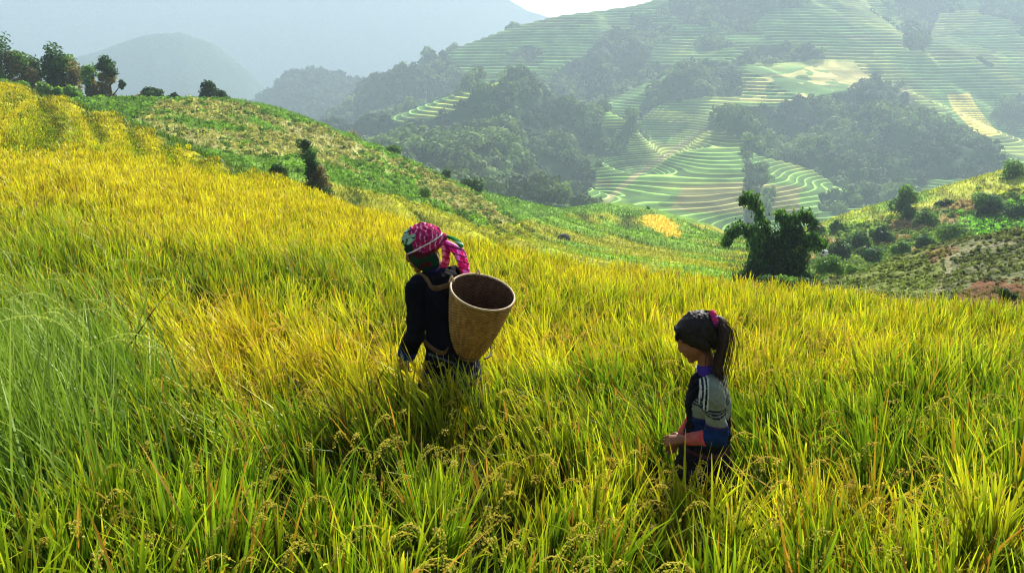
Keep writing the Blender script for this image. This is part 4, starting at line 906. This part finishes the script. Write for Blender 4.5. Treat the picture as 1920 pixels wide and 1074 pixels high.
# headscarf: wrapped cap, knot at the nape, long hanging tails
def plaid(co):
    p = (co - np.array(Lh(0, 0, 0))); f = np.array(Lh(0, 1, 0)) - np.array(Lh(0, 0, 0)); r = np.array(Lh(1, 0, 0)) - np.array(Lh(0, 0, 0)); u = np.array(Lh(0, 0, 1)) - np.array(Lh(0, 0, 0))
    a, b, c_ = p @ f, p @ r, p @ u
    q1 = fbm(a * 22 + 40, c_ * 22 + b * 16 + 40, 5, 3); q2 = fbm(a * 18 + 90, c_ * 30 + b * 12 + 90, 8, 3)
    back = (a < .03 + .10 * (q1 - .5)) & ((c_ > -.005) | (a < -.085)); c = np.where(back[:, None], srgb(160, 30, 82), srgb(22, 52, 32)); c = np.where((~back & (c_ > .088))[:, None], srgb(150, 180, 150), c)
    s1 = np.abs(((a + .5 * c_) * 24 + 1.6 * q1) % 1 - .5) < .045 + .06 * (q2 > .5); s2 = np.abs(((c_ + .3 * a) * 19 + 1.8 * q2) % 1 - .5) < .12
    c = np.where((s1 & back)[:, None], srgb(212, 150, 176), c); c = np.where((s2 & back)[:, None], srgb(120, 24, 74), c)
    c = np.where((s2 & ~back & (c_ > .04))[:, None], srgb(20, 40, 30), c); c = np.where((np.abs(c_ - .042 + .10 * a) < .0045)[:, None], srgb(230, 215, 215), c); c = np.where(((q2 > .62) & ~back & (c_ < .03))[:, None], srgb(74, 18, 28), c)
    return c * (.8 + .4 * fbm(a * 90 + 50, c_ * 90 + 50, 7)[:, None])
B = Blob()
B.ball(Lh(0, -.018, .048), (.106, .124, .098), axis=Lh(0, -.25, 1) - Lh(0, 0, 0), side=Lh(1, 0, 0) - Lh(0, 0, 0))
B.tube([Lh(0, -.10, .03), Lh(0, -.06, .045), Lh(0, .02, .075), Lh(0, .072, .068)], [(.05, .06), (.102, .066), (.100, .06), (.06, .04)], 16, 20, side=Lh(1, 0, 0) - Lh(0, 0, 0))
for x in (-.062, .062): B.tube([Lh(x, .045, .06), Lh(x * 1.08, .02, 0), Lh(x * .95, .0, -.06), Lh(x * .55, -.01, -.12)], [(.028, .05), (.028, .074), (.030, .072), (.036, .05)], 16, 14, side=Lh(1, 0, 0) - Lh(0, 0, 0))
B.build('headscarf', M['cloth'], plaid, .0045, wom, 2, .012, 26, 12)
B = Blob()
bw = V3(.10, -.99, 0)
B.ball(Lh(.0, -.112, .018), .032)
B.build('scarf_knot', M['cloth'], plaid, .005, wom, 2, .01, 30, 13)
def tailc(k0, k1, k2):
    def f(co):
        s = np.abs((co[:, 2] * 26 + co[:, 0] * 10) % 1 - .5) < .12; q = fbm(co[:, 0] * 40 + 5, co[:, 2] * 22, 9)[:, None]
        c = np.where(q > .55, k1, k0); return np.where(s[:, None], k2, c) * (.8 + .4 * q)
    return f
K = np.array(Lh(0, -.112, .01))
tails = [([K, K + V3(-.02, -.055, -.07), K + V3(-.03, -.05, -.15), K + V3(-.045, -.02, -.19)], (.036, .009), tailc(srgb(214, 44, 96), srgb(236, 120, 150), srgb(150, 20, 60))),
         ([K, K + V3(.03, -.09, -.06), K + V3(.065, -.11, -.14), K + V3(.085, -.125, -.22)], (.042, .009), tailc(srgb(226, 30, 110), srgb(238, 110, 190), srgb(120, 16, 64))),
         ([K, K + V3(.04, -.05, -.04), K + V3(.085, -.07, -.09), K + V3(.105, -.075, -.16)], (.032, .008), tailc(srgb(230, 170, 190), srgb(200, 60, 120), srgb(60, 40, 110))),
         ([K + V3(0, 0, .02), K + V3(.05, -.05, .0), K + V3(.085, -.08, -.045)], (.018, .010), tailc(srgb(50, 130, 60), srgb(40, 90, 50), srgb(200, 220, 200)))]
for p, rr, cf in tails:
    B = Blob(); B.tube(p, [(rr[0] * .6, rr[1]), rr, (rr[0] * 1.2, rr[1]), (rr[0] * .9, rr[1] * .7)][:len(p)], 16, 14, side=(1, .2, 0)); B.build('scarf_tail', M['cloth'], cf, .005, wom, 1, .014, 30, 14)

# ------------------------------------------------------------------ the basket (rests on her back: its own thing)
RIM = at(905, 547, 4.42)                     # centre of the rim
lean = math.radians(20); bk = -fw
axis = -(bk * math.sin(lean) + V3(0, 0, math.cos(lean)))     # from rim down to the bottom
zl = -axis; xl = np.cross(V3(0, 1, 0), zl); xl = V3(math.cos(TH), math.sin(TH), 0); yl = np.cross(zl, xl)
HB = .45
bas = bpy.data.objects.new('carrying_basket', None); scene.collection.objects.link(bas)
Rm = mathutils.Matrix(((xl[0], yl[0], zl[0], 0), (xl[1], yl[1], zl[1], 0), (xl[2], yl[2], zl[2], 0), (0, 0, 0, 1)))
basp = RIM + axis * HB
bas.matrix_world = mathutils.Matrix.Translation(basp.tolist()) @ Rm
tag(bas, 'deep brown woven bamboo basket with pale rim carried on the woman\'s back', 'basket')
def brad(h):        # outer radius by height 0..HB
    t = h / HB; return .086 + .106 * np.clip(t, 0, 1) ** .8 - .03 * np.exp(-(t / .06) ** 2) + .006 * np.sin(np.pi * np.clip(t, 0, 1))
def weave(name, off, colr, flip):
    na, nh = 336, 220; u = np.linspace(0, 2 * np.pi, na + 1); h = np.linspace(.0, HB, nh); U, Hh_ = np.meshgrid(u, h)
    stv = np.floor(U / (2 * np.pi) * 56); row = np.floor(Hh_ / HB * 46)
    a = np.sin(np.pi * (U / (2 * np.pi) * 56 - stv)) * np.sin(np.pi * (Hh_ / HB * 46 - row)); sg = np.where((stv + row) % 2 == 0, 1, -1)
    r = brad(Hh_) + off + .0032 * a * sg
    V = np.stack([r * np.cos(U), r * np.sin(U), Hh_], -1).reshape(-1, 3)
    n = vnoise(stv.ravel() * 3.1 + 7, row.ravel() * .2 + 3, 5)[:, None]; m_ = fbm(U.ravel() * 2 + 9, Hh_.ravel() * 9, 6)[:, None]
    C = colr * (.65 + .5 * n) * (.7 + .6 * m_) * (1 + .4 * (sg * a).ravel()[:, None])
    Fc = grid_faces(nh, na + 1); return mesh(name, V, Fc if not flip else Fc[:, ::-1], M['bamboo'], C, smooth=True, parent=bas)
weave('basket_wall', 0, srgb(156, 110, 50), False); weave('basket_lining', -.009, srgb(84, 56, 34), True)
def lathe(name, prof, colr, mat, parent, na=72):
    P = np.array(prof); u = np.linspace(0, 2 * np.pi, na + 1); V = np.stack([P[:, 0][:, None] * np.cos(u), P[:, 0][:, None] * np.sin(u), np.repeat(P[:, 1][:, None], na + 1, 1)], -1).reshape(-1, 3)
    return mesh(name, V, grid_faces(len(P), na + 1), mat, np.asarray(colr) * (.85 + .3 * vnoise(V[:, 0] * 60 + 99, V[:, 1] * 60 + 99, 3)[:, None]), smooth=True, parent=parent)
rr = brad(HB); t = np.linspace(0, 2 * np.pi, 14)
lathe('rim', np.stack([rr - .004 + .0062 * np.cos(t), HB + .0065 * np.sin(t)], 1), srgb(190, 160, 120), M['bamboo'], bas)
lathe('basket_floor', [(.001, .012), (.05, .012), (brad(.0) - .002, .008), (brad(0) - .002, .0), (.001, .0)], srgb(90, 64, 38), M['bamboo'], bas)
rb_ = brad(.02) + .004; lathe('base_hoop', np.stack([rb_ + .008 * np.cos(t), .012 + .010 * np.sin(t)], 1), srgb(110, 82, 46), M['bamboo'], bas)
def strap(name, pts, w, th, colr, mat, parent):
    pts = np.array(pts, float); C, R = smooth_path(pts, [(w, th)] * len(pts), 8 * len(pts)); b = Blob(); b.ring(C, R, 12, side=(0, 0, 1)); V = np.concatenate(b.V)
    q = [f for f in b.F if len(f) == 4]; tq = [f for f in b.F if len(f) == 3]
    return mesh(name, V, [np.array(q), np.array(tq)], mat, np.asarray(colr) * (.8 + .4 * vnoise(V[:, 0] * 90 + 99, V[:, 2] * 90 + 99, 4)[:, None]), smooth=True, parent=parent)
# loops that tie the straps on, and the runner along the base (in basket coordinates)
for sx in (-1, 1):
    a = V3(sx * .10, .155, HB - .01); strap('tie', [a + V3(0, -.01, .012), a + V3(0, .02, .03), a + V3(0, .025, -.02), a + V3(0, -.002, -.05)], .006, .004, srgb(190, 165, 125), M['cloth'], bas)
strap('runner', [(.04, -.115, .03), (.10, -.10, .03), (.145, -.04, .045), (.14, .03, .06)], .006, .006, srgb(60, 44, 28), M['bamboo'], bas)
# two shoulder straps, in world coordinates turned into basket coordinates
inv = (mathutils.Matrix.Translation(basp.tolist()) @ Rm).inverted()
def w2b(p): return np.array(inv @ mathutils.Vector(p))
Rz = np.array([[math.cos(TH), -math.sin(TH), 0], [math.sin(TH), math.cos(TH), 0], [0, 0, 1]])
def l2b(p): return w2b((Rz @ np.array(p, float) + feet).tolist())
for sx in (-1, 1):
    st = V3(sx * .10, .165, HB - .03)
    strap('shoulder_strap', [st, l2b((sx * .128, -.01, 1.175)), l2b((sx * .130, .06, 1.215)), l2b((sx * .128, .125, 1.225)), l2b((sx * .13, .205, 1.175)), l2b((sx * .135, .22, 1.07)), l2b((sx * .150, .18, .97)), l2b((sx * .185, .04, .86)), l2b((sx * .14, -.10, .80)), V3(sx * .05, .10, .10)], .017, .005, srgb(104, 78, 56), M['cloth'], bas)

# ------------------------------------------------------------------ the girl
HG = at(1306, 634, 3.45); TG = math.radians(82); fg = V3(-math.sin(TG), math.cos(TG), 0)
SC = .80       # limb scale against the woman
fe = HG - fg * .07; fe[2] = HG[2] - 1.075
girl = empty('person', fe, TG); tag(girl, 'little girl with ponytail and grey striped sleeves standing in the rice looking down', 'person')
B = Blob()
Lg = head(B, (0, .07, 1.075), (.1, 1), .92, .50)
B.tube([(0, .0, .90), (0, .025, .98), (0, .045, 1.04)], [.042, .036, .036], 8)
B.tube([(0, -.01, .56), (0, .0, .68), (0, .0, .80), (0, .0, .90)], [(.10, .075), (.09, .07), (.105, .075), (.085, .055)], 14, 20)
LS, LE, LW = V3(-.118, .0, .868), V3(-.155, -.035, .675), V3(-.125, .105, .635)
RS, RE, RW = V3(.118, .0, .868), V3(.155, .0, .675), V3(.12, .10, .52)
for S_, E__, W_ in ((LS, LE, LW), (RS, RE, RW)): B.tube([S_ * .8 + V3(0, 0, .17), S_, (S_ + E__) / 2, E__, (E__ + W_) / 2, W_], [.034, .033, .029, .026, .023, .017], 22)
hand(B, LW + V3(0, .012, 0), (.12, 1, -.18), (.5, 0, -.8), .70, .38, -1)
hand(B, RW + V3(0, .012, 0), (0, .4, -.9), (-.9, 0, -.2), .70, .4, 1)
for x, fy in ((-.06, .08), (.06, -.06)):
    B.tube([(x, 0, .56), (x, fy * .55 + .02, .33), (x, fy, .06)], [.062, .043, .028], 18); B.tube([(x, fy - .04, .025), (x, fy + .04, .025), (x, fy + .11, .016)], [.026, .027, .018], 10)
B.build('body', M['skin'], lambda co: SKIN * 1.05 * (.85 + .3 * fbm(co[:, 0] * 20 + 5, co[:, 2] * 20, 3)[:, None]), .0038, girl, 2)
eye_set(Lg, .93, girl)
# hair cap with fringe, ponytail, scrunchie
B = Blob(); sd = Lg(1, 0, 0) - Lg(0, 0, 0); up = Lg(0, 0, 1) - Lg(0, 0, 0)
HAIR = srgb(28, 19, 16)
def hairc(co): return HAIR * (.45 + 1.1 * vnoise((co[:, 1] * 1.0 + co[:, 0]) * 130 + 90, co[:, 2] * 14 + 50, 3)[:, None])
B.ball(Lg(0, -.024, .040), (.084, .100, .084), axis=up, side=sd)
B.tube([Lg(0, -.085, .02), Lg(0, -.085, -.03), Lg(0, -.060, -.075)], [(.062, .04), (.062, .035), (.045, .022)], 12, 18, side=sd)
for x in (-.07, .07): B.tube([Lg(x * .8, .015, .07), Lg(x * 1.1, .0, .03), Lg(x * 1.12, -.018, -.012), Lg(x * 1.05, -.045, -.045)], [(.016, .03), (.014, .030), (.012, .026), (.010, .02)], 12, 12, side=sd)
B.tube([Lg(-.05, .042, .072), Lg(-.02, .064, .080), Lg(.03, .062, .078), Lg(.055, .038, .07)], [(.018, .012)] * 4, 14, 10, side=up)
for x in (-.04, -.015, .012, .038): B.tube([Lg(x, .062, .076), Lg(x, .076, .056), Lg(x * 1.05, .080, .038)], [.011, .008, .004], 8, 8, side=sd)
B.build('hair', M['hair'], hairc, .0038, girl, 1, .006, 60, 21)
KG = np.array(Lg(-.02, -.118, .062))
B = Blob(); B.tube([KG, KG + V3(-.01, -.035, -.02), KG + V3(-.015, -.045, -.10), KG + V3(-.02, -.030, -.20), KG + V3(-.03, -.035, -.30), KG + V3(-.03, -.04, -.38)], [(.020, .020), (.026, .024), (.030, .025), (.027, .022), (.020, .016), (.006, .006)], 30, 16, side=(1, 0, 0))
B.build('ponytail', M['hair'], lambda co: srgb(56, 33, 24) * (.5 + 1.0 * vnoise(co[:, 0] * 160 + 60, co[:, 1] * 160 + 60 + co[:, 2] * 8, 3)[:, None]), .0035, girl, 1, .008, 50, 22)
# loose strands drawn back to the knot, a ragged fringe, wisps in the ponytail
def strand_mesh(name, paths, w, colr):
    Vs = []; Fs = []; Cs = []; n0 = 0
    for p in paths:
        C_, _ = smooth_path(p, [1.0] * len(p), 9); sdv = rng.normal(size=3); sdv /= np.linalg.norm(sdv); cc = np.asarray(colr) * rng.uniform(.4, 2.2)
        for k, q in enumerate(C_):
            ww = w * (1 - (k / 8.0) ** 3 * .8); Vs += [q - sdv * ww, q + sdv * ww]; Cs += [cc, cc]
        Fs += [(n0 + 2 * k, n0 + 2 * k + 1, n0 + 2 * k + 3, n0 + 2 * k + 2) for k in range(8)]; n0 += 18
    return mesh(name, np.array(Vs), np.array(Fs), M['hair'], np.array(Cs), parent=girl)
ps = []
def onhead(x, y, z, k=1.0):
    v = V3(x / .084, (y + .024) / .100, (z - .04) / .084); v /= np.linalg.norm(v); return Lg(v[0] * .085 * k, v[1] * .101 * k - .024, v[2] * .085 * k + .04)
for _ in range(620):
    a_ = rng.uniform(-1, 1); f_ = rng.uniform(-.3, 1); x0 = a_ * .075; y0 = f_ * .07; z0 = .04 + .085 * math.sqrt(max(.02, 1 - a_ * a_)) * rng.uniform(-.6, 1)
    k_ = rng.uniform(.99, 1.035); ps.append([onhead(x0, y0, z0, k_), onhead(x0 * .8, y0 * .4 - .05, z0 * .8 + .04, k_ + .01), onhead(x0 * .4, -.10, .075, k_), KG + rng.normal(size=3) * .008])
for _ in range(90):
    x0 = rng.uniform(-.06, .06); ps.append([onhead(x0, .055, .11, 1.02), Lg(x0 * 1.1, .074, .072), Lg(x0 * 1.15 + rng.normal() * .006, .082, .052), Lg(x0 * 1.2 + rng.normal() * .01, .082, .036 + rng.uniform(-.015, .012))])
for sx in (-1, 1):
    for _ in range(50):
        d_ = rng.uniform(.0, .03); ps.append([onhead(sx * .07, .03 - d_, .08, 1.03), Lg(sx * .082, .012 - d_, .02), Lg(sx * .080, .0 - d_, -.03), Lg(sx * (.07 + rng.normal() * .004), -.012 - d_, -.06 - rng.uniform(0, .03))])
for _ in range(160):
    o_ = rng.normal(size=3) * V3(.014, .012, 0); e_ = rng.normal(size=3) * V3(.02, .014, .02)
    ps.append([KG + o_ * .4, KG + V3(-.01, -.04, -.02) + o_ * 1.3, KG + V3(-.015, -.048, -.10) + o_ * 2, KG + V3(-.02, -.034, -.20) + o_ * 1.9, KG + V3(-.03, -.04, -.30) + o_ * 1.2 + e_ * .5, KG + V3(-.03, -.045, -.39 + rng.uniform(-.03, .06)) + e_])
strand_mesh('hair_strands', ps, .0016, srgb(44, 30, 24))
nu, nv = 40, 12; V = []
ax = V3(.1, -.8, .2); ax /= np.linalg.norm(ax); a1 = np.cross(ax, V3(0, 0, 1)); a1 /= np.linalg.norm(a1); a2 = np.cross(ax, a1)
for i in range(nu + 1):
    th = 2 * np.pi * i / nu; rc = .024 + .004 * math.sin(th * 9)
    for j in range(nv + 1):
        ph_ = 2 * np.pi * j / nv; rt_ = .013 + .003 * math.sin(th * 13 + ph_ * 2); V.append(KG + (a1 * math.cos(th) + a2 * math.sin(th)) * (rc + rt_ * math.cos(ph_)) + ax * rt_ * math.sin(ph_))
V = np.array(V); c = np.where((vnoise(V[:, 0] * 120 + 9, V[:, 2] * 120 + 90, 2) > .5)[:, None], srgb(205, 50, 90), srgb(120, 50, 130))
mesh('scrunchie', V, grid_faces(nu + 1, nv + 1), M['cloth'], c, smooth=True, parent=girl)
# top
B = Blob()
B.tube([(0, -.01, .60), (0, -.01, .68), (0, .0, .78), (0, .0, .87), (0, .005, .925)], [(.132, .105), (.122, .10), (.122, .10), (.108, .080), (.052, .048)], 26, 28)
for S_, E__, W_ in ((LS, LE, LW), (RS, RE, RW)): B.tube([S_ * V3(.45, 1, 1) + V3(0, 0, .012), S_, (S_ + E__) / 2, E__, (E__ * .6 + W_ * .4)], [.052, .052, .047, .045, .040], 26)
GREY = srgb(118, 122, 108)
def topc(co):
    x, y, z = co[:, 0], co[:, 1], co[:, 2]; out = np.ones((len(co), 1)) * srgb(14, 15, 24)
    arm = (np.abs(x) > .085); z0 = z + .25 * (np.abs(x) - .12)
    sl = (arm & (z > .735)) | ((z > .845) & (y < .03)) | ((y < -.05) & (z > .72))
    out = np.where(sl[:, None], GREY, out)
    st = (np.abs(z0 - .815) < .004) | (np.abs(z0 - .803) < .0035) | (np.abs(z0 - .79) < .0035); out = np.where((sl & st)[:, None], srgb(30, 32, 44), out)
    v = (np.abs(y - .035) < .0035) | (np.abs(y - .022) < .003) | (np.abs(y - .048) < .0035); out = np.where((v & (z > .80) & (np.abs(x) > .05))[:, None], srgb(190, 192, 180), out)
    v = (np.abs(y - .028) < .004) | (np.abs(y - .042) < .004); out = np.where((v & (z > .80) & (np.abs(x) > .05))[:, None], srgb(26, 28, 40), out)
    out = np.where((arm & (z <= .735))[:, None], srgb(24, 44, 88), out)
    out = np.where((arm & (z <= .735) & (z > .725))[:, None], srgb(60, 40, 90), out)
    return out
B.build('top', M['cloth'], topc, .0048, girl, 2, .016, 14, 31)
for S_, E__, W_ in ((LS, LE, LW), (RS, RE, RW)):
    B = Blob(); B.tube([E__ * .62 + W_ * .38, E__ * .3 + W_ * .7, E__ * .06 + W_ * .94], [.037, .032, .027], 10)
    B.build('cuff', M['cloth'], lambda co: np.where((vnoise(co[:, 1] * 50 + 9, co[:, 2] * 50, 3) > .5)[:, None], srgb(196, 70, 78), srgb(180, 90, 84)), .004, girl, 2, .008, 30, 33)
B = Blob(); B.tube([(0, .0, .905), (0, .012, .93), (0, .02, .955)], [(.062, .055), (.052, .048), (.045, .042)], 8, 24); B.build('collar', M['cloth'], const(srgb(70, 48, 140)), .004, girl, 2)
B = Blob(); B.tube([(0, -.01, .64), (0, -.005, .54), (0, .0, .40)], [(.125, .10), (.135, .115), (.15, .13)], 14, 28)
B.build('skirt', M['cloth'], lambda co: np.where((np.abs(co[:, 2] - .56) < .008)[:, None], srgb(70, 40, 60), srgb(26, 26, 36)), .006, girl, 2, .02, 16, 35)
# ================================================================== HAZE
def box(name, x0, x1, y0, y1, z0, z1, mat):
    V = np.array([(x, y, z) for z in (z0, z1) for y in (y0, y1) for x in (x0, x1)], float)
    Fc = np.array([(0, 2, 3, 1), (4, 5, 7, 6), (0, 1, 5, 4), (2, 6, 7, 3), (0, 4, 6, 2), (1, 3, 7, 5)])
    return mesh(name, V, Fc, mat)
m, nt, out = new_mat('haze')
v = N(nt, 'ShaderNodeVolumePrincipled'); v.inputs['Density'].default_value = 0.00036; v.inputs['Color'].default_value = (0.65, 0.82, 0.98, 1)
v.inputs['Anisotropy'].default_value = 0.15
nt.links.new(v.outputs[0], out.inputs['Volume'])
o = box('haze', -3200, 3200, -600, 3600, -420, 430, m); tag(o, kind='stuff')
